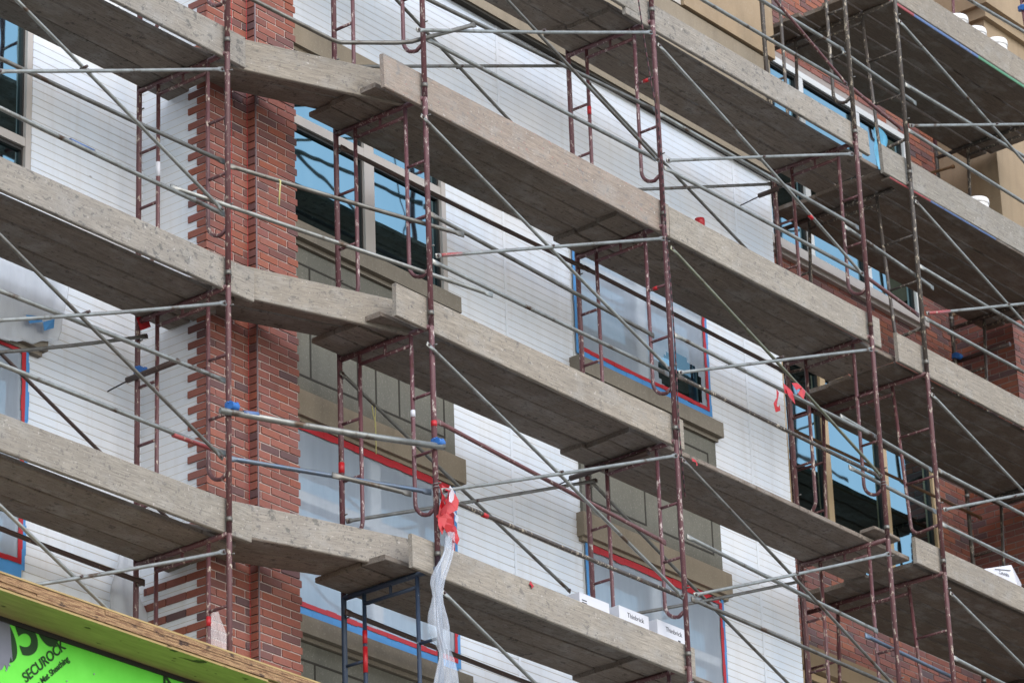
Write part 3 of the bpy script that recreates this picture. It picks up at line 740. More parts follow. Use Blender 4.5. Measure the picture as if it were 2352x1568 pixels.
brace('grey cross brace on the outer face of the left bay, under the top deck', [(d(-12, -50), ('A1', 1525, 1440)), (('A1', 1515, 478), d(-10, 166))], OA, ('galv', 'galv'), ('A1', 565, 465))
brace('grey cross brace on the outer face of the left bay, under the middle deck', [(d(-20, 520), ('C1', 1520, 38)), (('B1', 1530, 535), d(-20, 738))], OA, ('galvdark', 'galv'), ('B1', 580, 600))
brace('grey cross brace on the outer face of the left bay, ending behind the plywood canopy', [(d(-25, 1137), d(560, 1700)), (('C1', 1525, 675), d(-20, 1359))], OA, ('galv', 'galv'), ('C1', 530, 850))
brace('dark cross brace behind the left bay at the taped window, against the wall', [(d(-30, 780), d(520, 1320)), (('B1', 995, 760), d(-40, 813))], IA, ('brown', 'galvdark'))
brace('grey cross brace left of the film window bay, under the top deck, outer face', [(d(965, -215), ('A3', 1085, 1100)), (d(1494, 76), ('A2', 1125, 210))], OB, ('galvdark', 'galv'), ('A3', 280, 215))
brace('dull cross brace left of the film window bay, under the top deck, wall side', [(d(770, -150), d(1310, 425)), (d(768, 155), ('A3', 450, 455))], IB, ('galvdark', 'galvdark'), ('A2', 1425, 460))
brace('grey cross brace with pinkish top end left of the film window, under the second deck', [(('A2', 1165, 785), ('B3', 1160, 985)), (('B3', 1110, 95), ('B2', 1255, 215))], OB, ('galv', 'galv'), ('B3', 340, 150))
brace('grey cross brace left of the film window bay, under the third deck, outer face', [(('B2', 1205, 805), ('C3', 1250, 985)), (('C3', 1195, 20), d(1010, 1128))], OB, ('galv', 'galv'), ('C3', 400, 135))
brace('dull cross brace behind the panel bay, under the third deck, wall side', [(('B2', 615, 1000), ('C3', 480, 945)), (('C3', 650, 190), ('C2', 645, 468))], IB, ('galvdark', 'galvdark'), ('C2', 1530, 330))
brace('grey cross brace under the bottom deck with white boxes', [(('C2', 1310, 940), d(1600, 1925)), (d(1590, 1570), d(1020, 1700))], OB, ('galv', 'galv'))
brace('grey cross brace at white wall corner bay under the top deck, outer face', [(('A3', 1075, 300), ('B4', 770, 340)), (d(1955, 355), ('A3', 1125, 1100))], OB, ('galv', 'galv'), ('A4', 75, 1075))
brace('dull cross brace at the white wall corner bay under the top deck, wall side', [(d(1350, 190), d(1800, 660)), (d(1770, 424), d(1330, 442))], IB, ('galvdark', 'galvdark'), ('A3', 1240, 1278))
brace('grey cross brace at the white wall corner bay under the second deck', [(d(1540, 567), d(2025, 1094)), (d(1999, 803), d(1555, 857))], OB, ('galvgreen', 'galv'), ('B4', 200, 905))
brace('grey cross brace at the white wall corner bay under the third deck', [(d(1566, 1053), d(2062, 1582)), (d(2039, 1272), d(1590, 1367))], OB, ('galvdark', 'galv'), ('C4', 300, 825))
brace('dull cross brace at the white wall corner bay under the third deck, wall side', [(d(1357, 1104), d(1830, 1588)), (d(1836, 1335), d(1400, 1420))], IB, ('galvdark', 'galvdark'), ('C3', 1430, 990))
brace('grey cross brace under the top deck of the wide right bay', [(d(2064, 47), d(2560, 610)), (d(2086, 290), d(2560, 283))], OC, ('galv', 'galv'), ('A4', 1665, 850))
brace('red ended cross brace under the second deck of the wide right bay', [(d(2102, 461), d(2590, 1005)), (d(2125, 721), d(2570, 673))], OC, ('galv', 'galv'), ('B4', 1745, 545))
brace('grey cross brace under the third deck of the wide right bay', [(d(2139, 904), d(2620, 1410)), (d(2164, 1171), d(2590, 1090))], OC, ('galv', 'galv'), ('C4', 1790, 300))
brace('grey cross brace under the bottom deck of the wide right bay', [(d(2182, 1360), d(2650, 1830)), (d(2200, 1600), d(2610, 1520))], OC, ('galv', 'galv'))
brace('purple brown cross brace above the top deck near the white wall corner', [(d(1500, -330), d(1945, 195)), (d(1930, -75), d(1500, -70))], OB, ('maroon_worn', 'galv'))

def rail(lab, p0, p1, mat='galv', r=RG, fl=(.05, .05), name='guard_rail', cat='guard rail', grp='scaffold guard rails', mid=None):
    w_ = Vector((random.uniform(-.004, .004), random.uniform(-.004, .004), random.uniform(-.012, .004)))
    pts = [p0]+(mid or [p0*.7+p1*.3+w_*.8, p0*.4+p1*.6+w_])+[p1]
    RAILS[lab] = tag(MB().path(pts, r, 10, fl).build(name, M[mat]), lab, cat, grp)
    return RAILS[lab]
GA, GB, GC = Y1+.05, .05, Y5+.05
def ay(q, y): return at(*q, 'y', y)
J = [  # label, start, end, plane, material
 ('upper brownish rail of the left bay ending at the pillar post, below the top deck', d(-40, 116), ('A1', 1530, 1105), GA, 'galvdark'),
 ('lower grey rail of the left bay below the top deck, blue patch on it', d(-40, 229), ('A1', 1530, 1460), GA, 'galv'),
 ('upper grey rail of the left bay below the middle deck', d(-40, 652), ('B1', 1535, 1060), GA, 'galv'),
 ('lower rail of the left bay below the middle deck, red end at the pillar post', d(-40, 820), ('B1', 1545, 1560), GA, 'galv'),
 ('lower grey rail between panel bay and film window, under the top deck', d(978, 89), ('A3', 1060, 1085), GB, 'galv'),
 ('upper dark rail between panel bay and film window, under the top deck', d(960, -12), ('A3', 1065, 755), GB, 'galvdark'),
 ('upper grey rail in front of the film window, under the second deck', d(988, 491), ('B3', 1050, 755), GB, 'galvdark'),
 ('lower grey rail in front of the film window, under the second deck', d(993, 600), ('B3', 1150, 1018), GB, 'galv'),
 ('upper red brown rail between panel bay and film window, under the third deck', d(1002, 966), ('C3', 1130, 612), GB, 'redtube'),
 ('lower splashed rail between panel bay and film window, under the third deck', d(1010, 1138), ('C3', 1265, 990), GB, 'dark'),
 ('upper grey rail at the white wall corner bay, above the top deck', d(1490, -74), ('A4', 660, 575), GB, 'galv'),
 ('lower grey rail end at the white wall corner bay, above the top deck', d(1600, -88), ('A4', 640, 345), GB, 'galv'),
 ('upper grey rail at the white wall corner bay, under the top deck', d(1510, 260), ('A4', 740, 1555), GB, 'galv'),
 ('lower grey rail at the white wall corner bay, under the top deck', d(1525, 385), ('B4', 780, 340), GB, 'galv'),
 ('upper reddish rail at the white wall corner bay, under the second deck', d(1548, 768), ('B4', 870, 1450), GB, 'galv'),
 ('lower brown rail at the white wall corner bay, under the second deck', d(1557, 864), ('C4', 885, 160), GB, 'dark'),
 ('upper grey rail at the white wall corner bay, under the third deck', d(1577, 1231), ('C4', 870, 1215), GB, 'galv'),
 ('lower grey rail at the white wall corner bay, under the third deck', d(1588, 1375), d(2062, 1580), GB, 'galvdark'),
 ('upper pinkish rail of the wide right bay, under the top deck', d(2079, 194), d(2580, 496), GC, 'galv'),
 ('lower grey rail of the wide right bay, under the top deck', d(2086, 299), d(2580, 610), GC, 'galv'),
 ('grey rail of the wide right bay above the top deck with the buckets', d(2120, -62), d(2560, 194), GC, 'galv'),
 ('upper grey rail of the wide right bay, under the second deck', d(2112, 611), d(2600, 897), GC, 'galv'),
 ('lower grey rail of the wide right bay, under the second deck', d(2125, 731), d(2600, 986), GC, 'galv'),
 ('upper grey rail of the wide right bay, under the third deck', d(2155, 1079), d(2620, 1322), GC, 'galv'),
 ('lower pinkish rail of the wide right bay, under the third deck', d(2164, 1203), d(2620, 1422), GC, 'galv'),
 ('grey rail of the wide right bay, under the bottom deck', d(2190, 1509), d(2640, 1740), GC, 'galv')]
for lab, p0, p1, y, mt in J: rail(lab, ay(p0, y), ay(p1, y), mt)
# rails that bridge the gap between the two runs on the right
J2 = [('red ended short rail bridging the gap under the top deck, upper', d(1950, 197), d(2073, 298), 'redtube'), ('grey short rail bridging the gap, pointed end, under the top deck', d(1935, 119), d(2104, 238), 'galv'),
      ('grey short rail bridging the gap under the second deck, upper', d(1940, 520), d(2144, 662), 'galv'), ('dull short rail bridging the gap under the second deck, lower', d(1975, 625), d(2110, 724), 'redtube'),
      ('upper short rail bridging the gap under the third deck', d(1930, 955), d(2140, 1079), 'galv'), ('lower short rail bridging the gap under the third deck, red flat end', d(1950, 1072), d(2150, 1175), 'galv'),
      ('blue grey short rail bridging the gap under the bottom deck', d(1987, 1458), d(2192, 1556), 'blue_tube')]
for lab, p0, p1, mt in J2: rail(lab, ay(p0, GB-.0), ay(p1, GC+.01), mt)
# rails on the short angled bay
rail('grey rail from the pillar post to the panel bay, under the top deck', am(d(520, 379)), am(('B2', 1460, 68)), 'galvdark')
rail('long grey rail across the pillar with a flat white left end', am(('A1', 1160, 1272), -.03), am(('B2', 1655, 478), .06), 'galv')
rail('bent grey rail high on the angled bay in front of the pillar top', am(d(500, -40)), am(('A2', 1535, 168)), 'galvdark', RG, (0, .03), mid=[am(d(581, 0)), am(('A2', 565, 275)), am(('A2', 620, 291)), am(('A2', 1000, 293)), am(('A2', 1100, 286))])
rail('blue and grey rail at the angled bay below the clamped pipe', am(d(520, 1051)), am(('C2', 1235, 268)), 'blue_tube')
rail('short grey rail lapping the blue rail at the angled bay', am(('C2', 560, 150), .03), am(('C2', 1100, 280), .03), 'galvdark')
pp0, pp1 = am(('B1', 1500, 1262), -.045), am(('B2', 1325, 1512), -.045)
rail('thick galvanised pipe held by two blue clamps across the angled bay', pp0, pp1, 'galv', .0242, (0, 0), 'scaffold_pipe', 'pipe', None)
# wall side rails
J3 = [('dark rail along the wall behind the left bay, under the bottom deck', d(-40, 1197), ('C1', 985, 885), IA, 'brown'),
      ('brown angle rail along the wall behind the panel bay window', ('A2', 620, 1005), ('B3', 570, 290), IB, 'brown'),
      ('brown angle rail along the wall behind the film window', ('B3', 575, 290), ('B4', 225, 995), IB, 'brown'),
      ('dark rail along the wall under the bottom deck, beside the hanging plastic', ('C2', 650, 1080), d(1345, 1618), IB, 'brown')]
for lab, p0, p1, y, mt in J3: rail(lab, ay(p0, y-.03), ay(p1, y-.03), mt, .019)
IC = Y5+WC-.04
J4 = [('yellowish rail deep behind the wide right bay, second deck', d(2000, 458), d(2600, 813), 'ochre'), ('yellowish rail deep behind the wide right bay, under the third deck', d(1815, 984), d(2255, 1190), 'ochre'),
      ('upper rusty yellow rail deep behind wide right bay, bottom deck', d(2080, 1361), d(2640, 1612), 'ochre'), ('lower rusty yellow rail deep behind wide right bay, bottom deck', d(2080, 1372), d(2640, 1634), 'ochre'),
      ('orange rail end sticking out by the brick at far right, above the second deck', d(2060, 416), d(2192, 382), 'ochre')]
for lab, p0, p1, mt in J4: rail(lab, ay(p0, IC), ay(p1, IC), mt, .016)

# paint and tape patches carried by single tubes
def patch(key, q0, q1, fn, r, mat):
    o = [v for k, v in RAILS.items() if k.startswith(key)][0]
    MB().path([fn(q0), fn(q1)], r, 10).build('paint_band' if mat != 'red' else 'tape_band', M[mat], o)
patch('lower grey rail of the left bay below the top deck', ('A1', 478, 957), ('A1', 640, 1036), lambda q: ay(q, GA), RG*1.04, 'eblue')
patch('lower rail of the left bay below the middle deck', ('B1', 1180, 1429), ('B1', 1440, 1521), lambda q: ay(q, GA), RG*1.05, 'ered')
patch('thick galvanised pipe', ('B1', 1655, 1284), ('B1', 1760, 1297), lambda q: am(q, -.045), .0248, 'eblue')
patch('lower splashed rail between panel bay', ('C2', 1585, 418), ('C2', 1618, 433), lambda q: ay(q, GB), RG*1.12, 'red')
patch('grey cross brace at white wall corner bay under the top deck', ('A4', 405, 1468), ('A4', 425, 1491), lambda q: ay(q, OB), RA*1.3, 'red')
patch('grey cross brace with pinkish top end', ('B2', 1290, 211), ('B2', 1430, 201), lambda q: ay(q, OB)+Vector((0, -.016, 0)), RA*1.08, 'ered')
patch('red ended cross brace', ('B4', 1200, 606), ('B4', 1350, 590), lambda q: ay(q, OC)+Vector((0, -.016, 0)), RA*1.08, 'ered')
# ------------------------------------------------------------------ clamps and wall ties
def clamp(c, lab):
    t = thing('scaffold_clamp', c, lab, 'clamp', 'blue scaffold clamps'); c = Vector(c)
    MB().path([c+Vector((0, 0, -.024)), c+Vector((0, 0, -.02)), c+Vector((0, 0, .02)), c+Vector((0, 0, .024))], .029, 10).build('clamp_ring', M['blueclamp'], t)
    MB().path([c+Vector((-.035, -.048, -.012)), c+Vector((-.03, -.048, -.012)), c+Vector((.03, -.048, -.012)), c+Vector((.035, -.048, -.012))], .031, 10).build('clamp_jaw', M['blueclamp'], t)
    MB().box(c.x-.018, c.x+.022, c.y-.034, c.y-.02, c.z-.03, c.z+.034).build('clamp_plate', M['blueclamp'], t)
    MB().path([c+Vector((-.05, -.03, .012)), c+Vector((.062, -.036, .026))], .007, 7).path([c+Vector((.036, -.034, .022)), c+Vector((.056, -.036, .026))], .015, 6).build('clamp_bolt', M['blueclamp'], t)
    return t
p = at('B1', 1560, 1238, 'y', Y1); clamp((X1, Y1, p.z), 'blue clamp on the pillar post holding the thick pipe')
p = at('B2', 1260, 1485, 'y', 0.); clamp((0, 0, p.z), 'blue clamp on the panel bay post at the right end of the thick pipe')
p = at('B1', 945, 1000, 'y', Y1+W); clamp((X1, Y1+W, p.z), 'blue clamp on the wall side leg in front of the white boards')
p = at('A4', 1800, 30, 'x', X5+B); clamp((X5+B, Y5+.37, at('A4', 1800, 30, 'y', Y5+.37).z), 'blue clamp high on the maroon leg at the top right corner')
p = at('B4', 1440, 920, 'y', Y5+WC); clamp((X5+B, Y5+WC, p.z), 'blue clamp on the far right leg in front of dark brick')
def tie(lab, x, ya, yb, z, rod, dz=0):
    t = thing('wall_tie', (x, ya, z), lab, 'wall tie', 'wall ties on the scaffold')
    MB().path([(x, ya, z+dz), (x, yb, z)], .0235, 10).build('tie_tube', M['brown'], t)
    MB().path([(x, yb-.02, z-.005), (x, rod, z-.03)], .006, 6).build('tie_rod', M['black'], t)
    return t
p = at('B1', 870, 1040, 'x', X1-.04); q = at('B1', 1215, 945, 'x', X1-.04); tie('brown tie tube with thin rod at the white boards left of the pillar', X1-.045, q.y, p.y, (p.z+q.z)/2, 1.795)
p = at('C3', 480, 180, 'x', B-.045); tie('brown tie tube under the third deck beside the olive panel', B-.045, .25, min(p.y, 1.24), p.z+.01, 1.25)
p = at('A3', 1780, 1330, 'x', 2*B-.045); q = at('A3', 1660, 1380, 'x', 2*B-.045); tie('brown tie tube with thin rod at the white wall corner', 2*B-.045, W-.06, W+.15, p.z, 1.295)
p = at('B4', 1440, 920, 'x', X5+B+.045); tie('brown tie tube at the far right leg before dark brick', X5+B+.045, Y5+.9, Y5+WC+.1, p.z, 1.79)

# ------------------------------------------------------------------ things on the decks
def bucket(x, y, z, lab, r=.15, h=.37):
    t = thing('bucket', (x, y, z), lab, 'bucket', 'white buckets on the right hand decks')
    MB().lathe((x, y, z), [(r*.86, 0), (r*.97, h*.78), (r*1.0, h*.8), (r*1.04, h*.83), (r*1.0, h*.86), (r*1.0, h*.92)]).build('pail', M['bucket'], t)
    MB().lathe((x, y, z), [(r*1.04, h*.92), (r*1.07, h*.93), (r*1.07, h), (r*1.02, h*1.03), (r*.9, h*1.02), (r*.88, h*1.0)]).build('lid', M['lid'], t)
    pts = [(x+r*1.05*cos(a), y+r*1.05*sin(a), z+h*.84-.1*sin((a+pi)/1)*1.0) for a in [(-pi+i*pi/10) for i in range(11)]]
    MB().path([(q[0], q[1], q[2]-.0) for q in pts], .003, 5).build('handle', M['wire'], t)
DT = hz+TH
for (cx, cy, k, lab) in ((1400, 92, 0, 'first white bucket from the left behind the top right toe board'), (1525, 176, 0, 'middle white bucket behind the top right toe board'), (1668, 252, 0, 'right white bucket behind the top right toe board, most exposed'), (1540, 1330, 1, 'single white bucket on the second deck at far right, below the tan pillar')):
    z0 = Z5-H*k+DT; p = at('A4', cx, cy, 'y', .42)
    h = .37; bucket(p.x, .42, z0, lab, .115, max(.18, p.z-z0-.078))
def carton(x0, x1, y0, y1, z0, z1, lab, txt=True, ribbon=True):
    t = thing('brick_carton', ((x0+x1)/2, (y0+y1)/2, z0), lab, 'carton', 'white cartons on the bottom deck')
    mb = MB(); th = .006
    mb.box(x0, x1, y0, y0+th, z0, z1); mb.box(x0, x1, y1-th, y1, z0, z1); mb.box(x0, x0+th, y0+th, y1-th, z0, z1); mb.box(x1-th, x1, y0+th, y1-th, z0, z1)
    mb.box(x0+th, x1-th, y0+th, y1-th, z0, z1-.004)
    mb.build('carton_body', M['white'], t)
    if txt:
        text_mesh('Thinbrick', .056, (x0+(x1-x0)*.27, y0-.001, z1-.072), (1, 0, 0), (0, 0, 1), M['black'], t, 'carton_print', .0008)
    else:
        mb2 = MB()
        for i in range(2): mb2.box(x0+.03, x0+.09, y0-.002, y0+.001, z1-.06-.02*i, z1-.052-.02*i)
        mb2.build('carton_print', M['black'], t)
    mk = MB(); xm = x0+(x1-x0)*.55
    for i, hh in enumerate((.03, .05, .035)): mk.box(xm+.045*i, xm+.045*i+.03, y0-.0022, y0+.001, z1-.16, z1-.16+hh)
    mk.build('carton_mark', M['black'], t)
    if ribbon:
        sd = MB(); b = [(x0-.0015, y0+.05, z1-.12), (x0-.0015, y0+.16, z1-.1), (x0-.0015, y0+.2, z1-.06), (x0-.0015, y0+.12, z1-.085)]
        base = len(sd.v); sd.v += [Vector(q) for q in b]; sd.face([0, 1, 2, 3]); sd.build('side_mark', M['blackred'], t)
    return t
zd = -3*H+hz+TH*2
for i, (a, b, lab) in enumerate((((540, 945), (745, 1060), 'left white carton on the bottom deck, no word showing'), ((810, 1035), (1015, 1165), 'middle white carton marked Thinbrick on the bottom deck'), ((1070, 1130), (1283, 1240), 'right white carton marked Thinbrick, against the post'))):
    yb = .24
    p, q = at('C3', *a, 'y', yb), at('C3', *b, 'y', yb)
    carton(p.x, q.x, yb, yb+.28, zd-.02, p.z, lab, i > 0, i > 0)
# open white carton lid at far right
t = thing('cardboard_sheet', at('C4', 1720, 900, 'y', .35), 'tilted white printed carton panel on the bottom deck at far right', 'carton')
pp = [at('C4', x, y, 'y', yy) for x, y, yy in ((1595, 800, .22), (1600, 785, .3), (1782, 762, .42), (1850, 890, .22))]
mb = MB(); up_ = Vector((0, .012, .0))
pz = [at('C4', 1600, 788, 'y', .4), at('C4', 1782, 762, 'y', .4), at('C4', 1850, 890, 'y', .3), at('C4', 1850, 1000, 'y', .3), at('C4', 1600, 900, 'y', .3)]
mb.v += pz+[q+up_ for q in pz]; nn = len(pz); mb.face(list(range(nn))); mb.face([nn+i for i in range(nn)][::-1])
for i in range(nn): mb.face([i, nn+i, nn+(i+1) % nn, (i+1) % nn])
mb.build('carton_panel', M['white'], t)
pq0, pq1 = at('C4', 1670, 790, 'y', .37), at('C4', 1775, 800, 'y', .37)
mb = MB(); mb.path([pq0, pq1], .004, 4); mb.build('carton_print', M['black'], t)
text_mesh('Columbia', .045, at('C4', 1700, 822, 'y', .352), at('C4', 1800, 850, 'y', .352)-at('C4', 1700, 822, 'y', .352), (0, 0, 1), M['black'], t, 'carton_print', .0006)
# loose plank offcut on the third deck at the wall corner
board('plank_offcut', (6.05, .15, -2*H+DT+.03), (6.42, .13, -2*H+DT+.008), (0, 1, 0), .16, .03, M['plank'], 'short offcut plank lying tilted at the end of the third deck', 'plank', None)

# ------------------------------------------------------------------ tape, plastic, rope
def ribbon(name, pts, w, mat, lab, cat, dirv=(1, 0, 0), grp=None, parent=None, tw=1.5):
    """a thin twisting strip along points"""
    pts = [Vector(p) for p in pts]; A, Bq = [], []
    for i, p in enumerate(pts):
        a = tw*sin(i*1.3+.4); t_ = (pts[min(i+1, len(pts)-1)]-pts[max(i-1, 0)]).normalized(); n1 = t_.cross(Vector((0, 1, 0))).normalized()
        wv = (n1*cos(a)+Vector((0, sin(a), 0)))*(w[i] if isinstance(w, list) else w)/2
        A.append(p-wv); Bq.append(p+wv)
    mb = MB(); mb.quadstrip(A, Bq, 0, False); ob = mb.build(name, mat, parent)
    so = ob.modifiers.new('thick', 'SOLIDIFY'); so.thickness = .002
    return tag(ob, lab, cat, grp) if parent is None else ob
y = -.055
t = thing('tape_streamer', at('C2', 1320, 250, 'y', y), 'red danger tape knotted round the panel bay post', 'tape')
R_ = lambda *q: [at('C2', a, b, 'y', y-.008*i) for i, (a, b) in enumerate(q)]
ribbon('tape_loop', R_((1310, 232), (1340, 244), (1368, 272), (1384, 318), (1372, 352), (1340, 384), (1305, 400)), [.05, .07, .1, .09, .12, .09, .05], M['red'], None, None, parent=t, tw=.7)
ribbon('tape_tail', R_((1322, 290), (1318, 340), (1335, 392), (1326, 440), (1344, 486), (1340, 540)), [.06, .11, .08, .13, .1, .12], M['red'], None, None, parent=t, tw=.6)
ribbon('tape_tail', R_((1352, 400), (1366, 470), (1382, 500), (1390, 545), (1398, 580), (1402, 612)), [.05, .07, .09, .06, .08, .06], M['red'], None, None, parent=t, tw=.45)
ribbon('tape_fold', R_((1302, 236), (1311, 300), (1304, 372), (1313, 440), (1305, 500), (1308, 550)), [.04, .07, .04, .07, .05, .03], M['red'], None, None, parent=t, tw=.8)
ribbon('pale_fold', [q+Vector((0, -.05, 0)) for q in R_((1326, 240), (1350, 268), (1338, 310), (1330, 345))], [.03, .07, .06, .02], M['sheet'], None, None, parent=t, tw=.4)
ribbon('pale_fold', [q+Vector((0, -.04, 0)) for q in R_((1362, 410), (1385, 445), (1378, 480))], [.02, .08, .03], M['sheet'], None, None, parent=t, tw=.4)
def hang(name, spine, lab, cat, y, mat, nu=9, amp=.03, seed=1):
    rnd = random.Random(seed); rows = []
    for i, (k, x0, x1, yy) in enumerate(spine):
        a, b = at(k, x0, yy, 'y', y), at(k, x1, yy, 'y', y); row = []
        for j in range(nu):
            s = j/(nu-1); q = a.lerp(b, s); row.append(q+Vector((rnd.uniform(-.012, .012), -amp*abs(sin(j*1.1+i*.9+sin(i*2.1+seed)))+rnd.uniform(-.02, .02), rnd.uniform(-.015, .015))))
        rows.append(row)
    mb = MB(); mb.grid(rows); ob = mb.build(name, mat)
    so = ob.modifiers.new('thick', 'SOLIDIFY'); so.thickness = .0015
    sb = ob.modifiers.new('sm', 'SUBSURF'); sb.levels = sb.render_levels = 1
    return tag(ob, lab, cat)
hang('plastic_streamer', [('C2', 1310, 1375, 540), ('C2', 1315, 1380, 620), ('C2', 1300, 1355, 720), ('C2', 1235, 1340, 800), ('C2', 1212, 1310, 900), ('C2', 1225, 1290, 980), ('C2', 1215, 1310, 1080), ('C2', 1200, 1335, 1180), ('C2', 1240, 1340, 1290), ('C2', 1275, 1345, 1350), ('C2', 1260, 1370, 1450), ('C2', 1230, 1390, 1568), ('C2', 1215, 1400, 1640)], 'long crumpled clear plastic hanging down the blue post', 'plastic sheet', -.05, film('crumpled_clear_plastic', .24, (196, 206, 220), .05), 12, .05)
hang('plastic_sheet', [('B1', -60, 470, 150), ('B1', -60, 468, 430), ('B1', -60, 440, 560), ('B1', -60, 425, 660), ('B1', -60, 418, 720), ('B1', -60, 398, 775), ('B1', 60, 380, 800)], 'milky plastic sheet taped over the wall above the left taped window', 'plastic sheet', 1.70, M['sheet'], 12, .015, 3)
t = thing('tape_scrap', at('B1', 300, 660, 'y', 1.63), 'crumpled blue tape scrap on the milky sheet', 'tape')
ribbon('tape_strip', [at('B1', a, b, 'y', 1.625) for a, b in ((190, 640), (280, 640), (300, 690), (370, 670))], .07, M['bluetape'], None, None, parent=t, tw=.6)
hang('plastic_sheet', [('C1', 795, 930, 690), ('C1', 760, 930, 800), ('C1', 745, 930, 900), ('C1', 730, 940, 1000), ('C1', 760, 1000, 1100), ('C1', 780, 1010, 1230)], 'torn white plastic at the wall corner just above the canopy', 'plastic sheet', 1.72, M['sheet'], 8, .03, 5)
hang('plastic_sheet', [('C1', 1435, 1480, 1080), ('C1', 1420, 1530, 1180), ('C1', 1400, 1545, 1290), ('C1', 1385, 1560, 1350)], 'thin clear plastic on the brick pillar above the canopy', 'plastic sheet', 1.0, film('thin_clear_plastic', .3, (214, 206, 206)), 8, .02, 6)
t = thing('tape_streamer', at('B4', 320, 1120, 'y', OB), 'red tape knotted on the rails at the white wall corner', 'tape')
Q = lambda *q: [at('B4', a, b, 'y', OB-.03-.006*i) for i, (a, b) in enumerate(q)]
ribbon('tape_loop', Q((232, 1110), (280, 1140), (300, 1180), (255, 1140)), .1, M['red'], None, None, parent=t, tw=.4)
ribbon('tape_loop', Q((300, 1100), (340, 1090), (365, 1120), (345, 1170), (320, 1130)), .07, M['red'], None, None, parent=t, tw=.7)
ribbon('tape_tail', Q((190, 1130), (185, 1190), (172, 1225), (185, 1258), (205, 1245)), .05, M['red'], None, None, parent=t, tw=.5)
hang('plastic_streamer', [('A4', 825, 835, 870), ('A4', 830, 900, 900), ('A4', 825, 925, 960), ('A4', 820, 925, 1010), ('A4', 835, 905, 1060), ('A4', 850, 900, 1130), ('A4', 858, 880, 1160)], 'blue plastic strip hanging in the gap before the recessed window', 'plastic sheet', 1.0, plain('blue_plastic', (96, 176, 214), .35, 0, .25, 9), 7, .05, 9)
# tape bands on tubes
def band(fr, p, r, h, axis=(0, 0, 1), mat='red'):
    a = Vector(axis).normalized()
    MB().path([Vector(p)-a*h/2, Vector(p)+a*h/2], r, 12).build('tape_band', M[mat], fr)
def bz(k, x, y, yy): return at(k, x, y, 'y', yy).z
band(FR[(3, 0)], (B, W-.2, bz('A3', 620, 762, W-.2)), .0185, .075)
band(FR[(2, 2)], (0, W, bz('C2', 615, 100, W)), .0238, .085)
band(FR[(2, 3)], (0, W-.2, bz('C2', 785, 1255, W-.2)), .0185, .1); band(FR[(2, 3)], (0, W-.2, bz('C2', 790, 1410, W-.2)), .0185, .2)
band(FR[(1, 3)], (X1, Y1+.2, bz('C1', 1425, 1150, Y1+.2)), .0185, .07)
band(FR[(3, 0)], (B, .1, -.535), .0165, .05, (0, 1, 0)); band(FR[(3, 1)], (B, .12, -H-.535), .0165, .04, (0, 1, 0))
band(FR[(2, 2)], (0, .2, bz('B2', 1108, 1285, .2)), .0182, .055, (0, 0, 1), 'white')
band(FR[(2, 2)], (0, 0, bz('B2', 1255, 1355, 0.)), .0235, .045)
band(FR[(1, 1)], (X1, Y1+W-.2, bz('A1', 1085, 1160, Y1+W-.2)), .0185, .12, (0, 0, 1), 'white')
t = tag(ribbon('tape_streamer', [at('B1', a, b, 'y', Y1+W-.03) for a, b in ((1015, 650), (985, 662), (945, 675))], .1, M['red'], 'small red flag of tape at the head of the wall side leg, left bay', 'tape', tw=.2), None, None)
tag(ribbon('tape_streamer', [at('C3', a, b, 'y', .03) for a, b in ((1310, 45), (1335, 55), (1345, 85))], .03, M['red'], 'tiny red tape tag under the third deck edge at the film window post', 'tape', tw=.4), None, None)
tag(ribbon('tape_streamer', [at('C3', a, b, 'y', .02) for a, b in ((205, 880), (215, 895), (225, 915))], .045, M['red'], 'small red tape blob on the white splashed toe board', 'tape', tw=.4), None, None)
# safety rope down the film window post
rp = []
for i in range(60):
    s = i/59; v_ = -.2+1.75*s
    rp.append((B-.03+.012*sin(i*.4), -.035, 1.0-6.2*s))
rp = [at('A3', 925, -120, 'y', -.05), at('A3', 985, 280, 'y', -.05), at('A3', 1030, 560, 'y', -.05), at('A3', 1072, 770, 'y', -.045), at('A3', 1092, 1000, 'y', -.04), at('A3', 1115, 1300, 'y', -.04), at('A3', 1130, 1568, 'y', -.04), at('B3', 1165, 420, 'y', -.04), at('B3', 1192, 800, 'y', -.04), at('B3', 1212, 1200, 'y', -.04), at('B3', 1222, 1400, 'y', -.04), at('C3', 1262, 300, 'y', -.04)]
n = N('braided_rope'); tc = n.n('ShaderNodeTexCoord'); wv = n.n('ShaderNodeTexWave', bands_direction='DIAGONAL'); wv.inputs['Scale'].default_value = 9; n.l(tc.outputs['Object'], wv.inputs['Vector'])
M['rope'] = n.done(n.mix(n.ramp(wv.outputs[0], .45, .55), lin((34, 28, 32)), lin((92, 56, 62))), .8)
tag(MB().path(rp, .006, 7).build('safety_rope', M['rope']), 'dark braided rope running down the post before the film window', 'rope')
tag(MB().path([at('A2', 195, 1225, 'y', .25), at('A2', 207, 1235, 'y', .24), at('A2', 203, 1300, 'y', .24), at('A2', 199, 1400, 'y', .24)], .006, 5).path([at('A2', 210, 1232, 'y', .25), at('A2', 202, 1330, 'y', .25)], .004, 5).build('hanging_string', M['yellowstring']), 'short yellow string hanging from the rail in front of the pillar', 'string')
tag(MB().path([at('B2', 832, 1230, 'y', IB-.03), at('B2', 840, 1290, 'y', IB-.03), at('B2', 856, 1350, 'y', IB-.03), at('B2', 860, 1560, 'y', IB-.03)], .005, 5).path([at('B2', 856, 1240, 'y', IB-.03), at('B2', 852, 1380, 'y', IB-.03)], .004, 5).build('hanging_string', M['yellowstring']), 'pale string hanging from the wall side brace before the lintel', 'string')
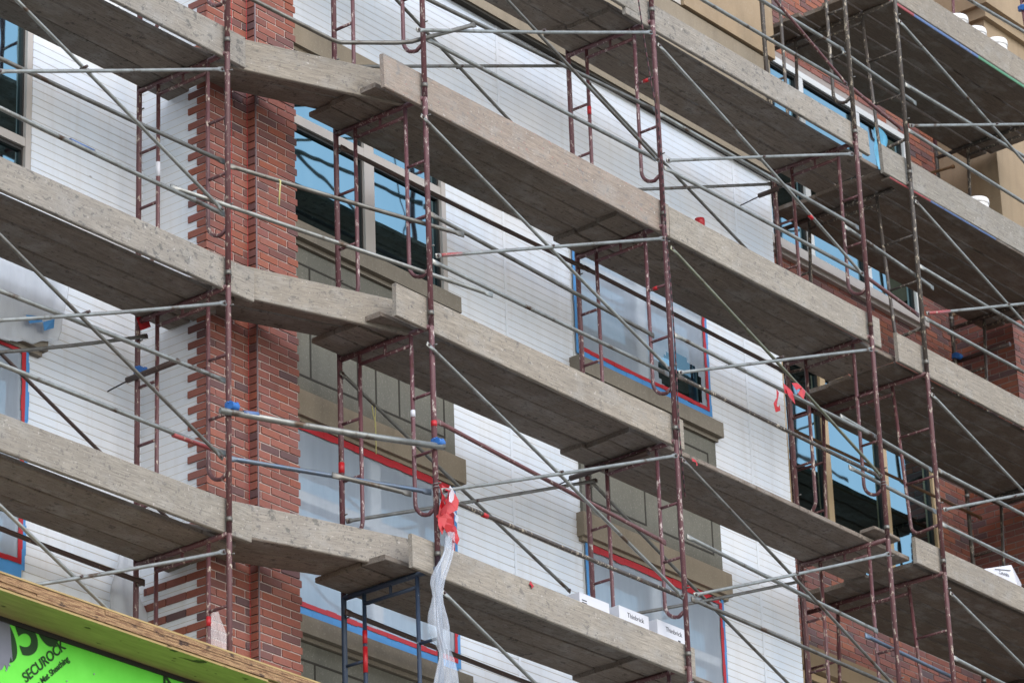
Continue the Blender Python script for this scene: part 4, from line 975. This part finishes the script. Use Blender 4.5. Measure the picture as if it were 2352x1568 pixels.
# red cap on the wall
p = at('A3', 1360, 1480, 'y', 1.0); tag(MB().lathe((p.x, p.y, p.z-.12), [(.042, 0), (.046, .075), (.044, .1), (.03, .105)], 14).build('bucket', M['red']), 'red container top showing above the second toe board', 'bucket')
# loose wire ties on joints
for i, (k, x, yy, pl_, lab) in enumerate((('C2', 1270, 250, 0, 'wire tie round the panel bay post above the red tape'), ('C4', 910, 230, 0, 'wire tie round the white wall corner post by the window'))):
    c = at(k, x, yy, 'y', pl_); c = Vector((0 if i == 0 else 2*B, pl_, c.z))
    tag(MB().path([c+Vector((.028*cos(a), .028*sin(a), .004*a)) for a in [j*.5 for j in range(28)]], .0028, 5).build('wire_tie', M['wire']), lab, 'wire', 'wire ties on posts')

# ------------------------------------------------------------------ light
SUN_EL, SUN_AZ = radians(38), radians(200)          # azimuth measured from +Y towards +X
wd = bpy.data.worlds.new('World'); S.world = wd; wd.use_nodes = True
nt = wd.node_tree; bg = nt.nodes['Background']
sk = nt.nodes.new('ShaderNodeTexSky'); sk.sky_type = 'NISHITA'; sk.sun_disc = False; sk.sun_elevation = SUN_EL; sk.sun_rotation = SUN_AZ
sk.dust_density = 2.0; sk.ozone_density = 1.0
veil = nt.nodes.new('ShaderNodeMix'); veil.data_type = 'RGBA'; veil.inputs[0].default_value = .42; veil.inputs[7].default_value = (4.0, 4.5, 5.0, 1)   # thin high cloud over the blue
nt.links.new(sk.outputs[0], veil.inputs[6]); nt.links.new(veil.outputs[2], bg.inputs[0]); bg.inputs[1].default_value = .15
sl = bpy.data.lights.new('sun', 'SUN'); sl.energy = .7; sl.angle = radians(90); sl.color = (1, .985, .97)
so = bpy.data.objects.new('sun', sl); COL.objects.link(so)
dirv = Vector((sin(SUN_AZ)*cos(SUN_EL), cos(SUN_AZ)*cos(SUN_EL), sin(SUN_EL)))
so.rotation_euler = dirv.to_track_quat('Z', 'Y').to_euler(); so.location = (-10, -20, 20)
S.view_settings.view_transform = 'Standard'; S.view_settings.look = 'None'; S.view_settings.gamma = 1; S.view_settings.exposure = 1.2
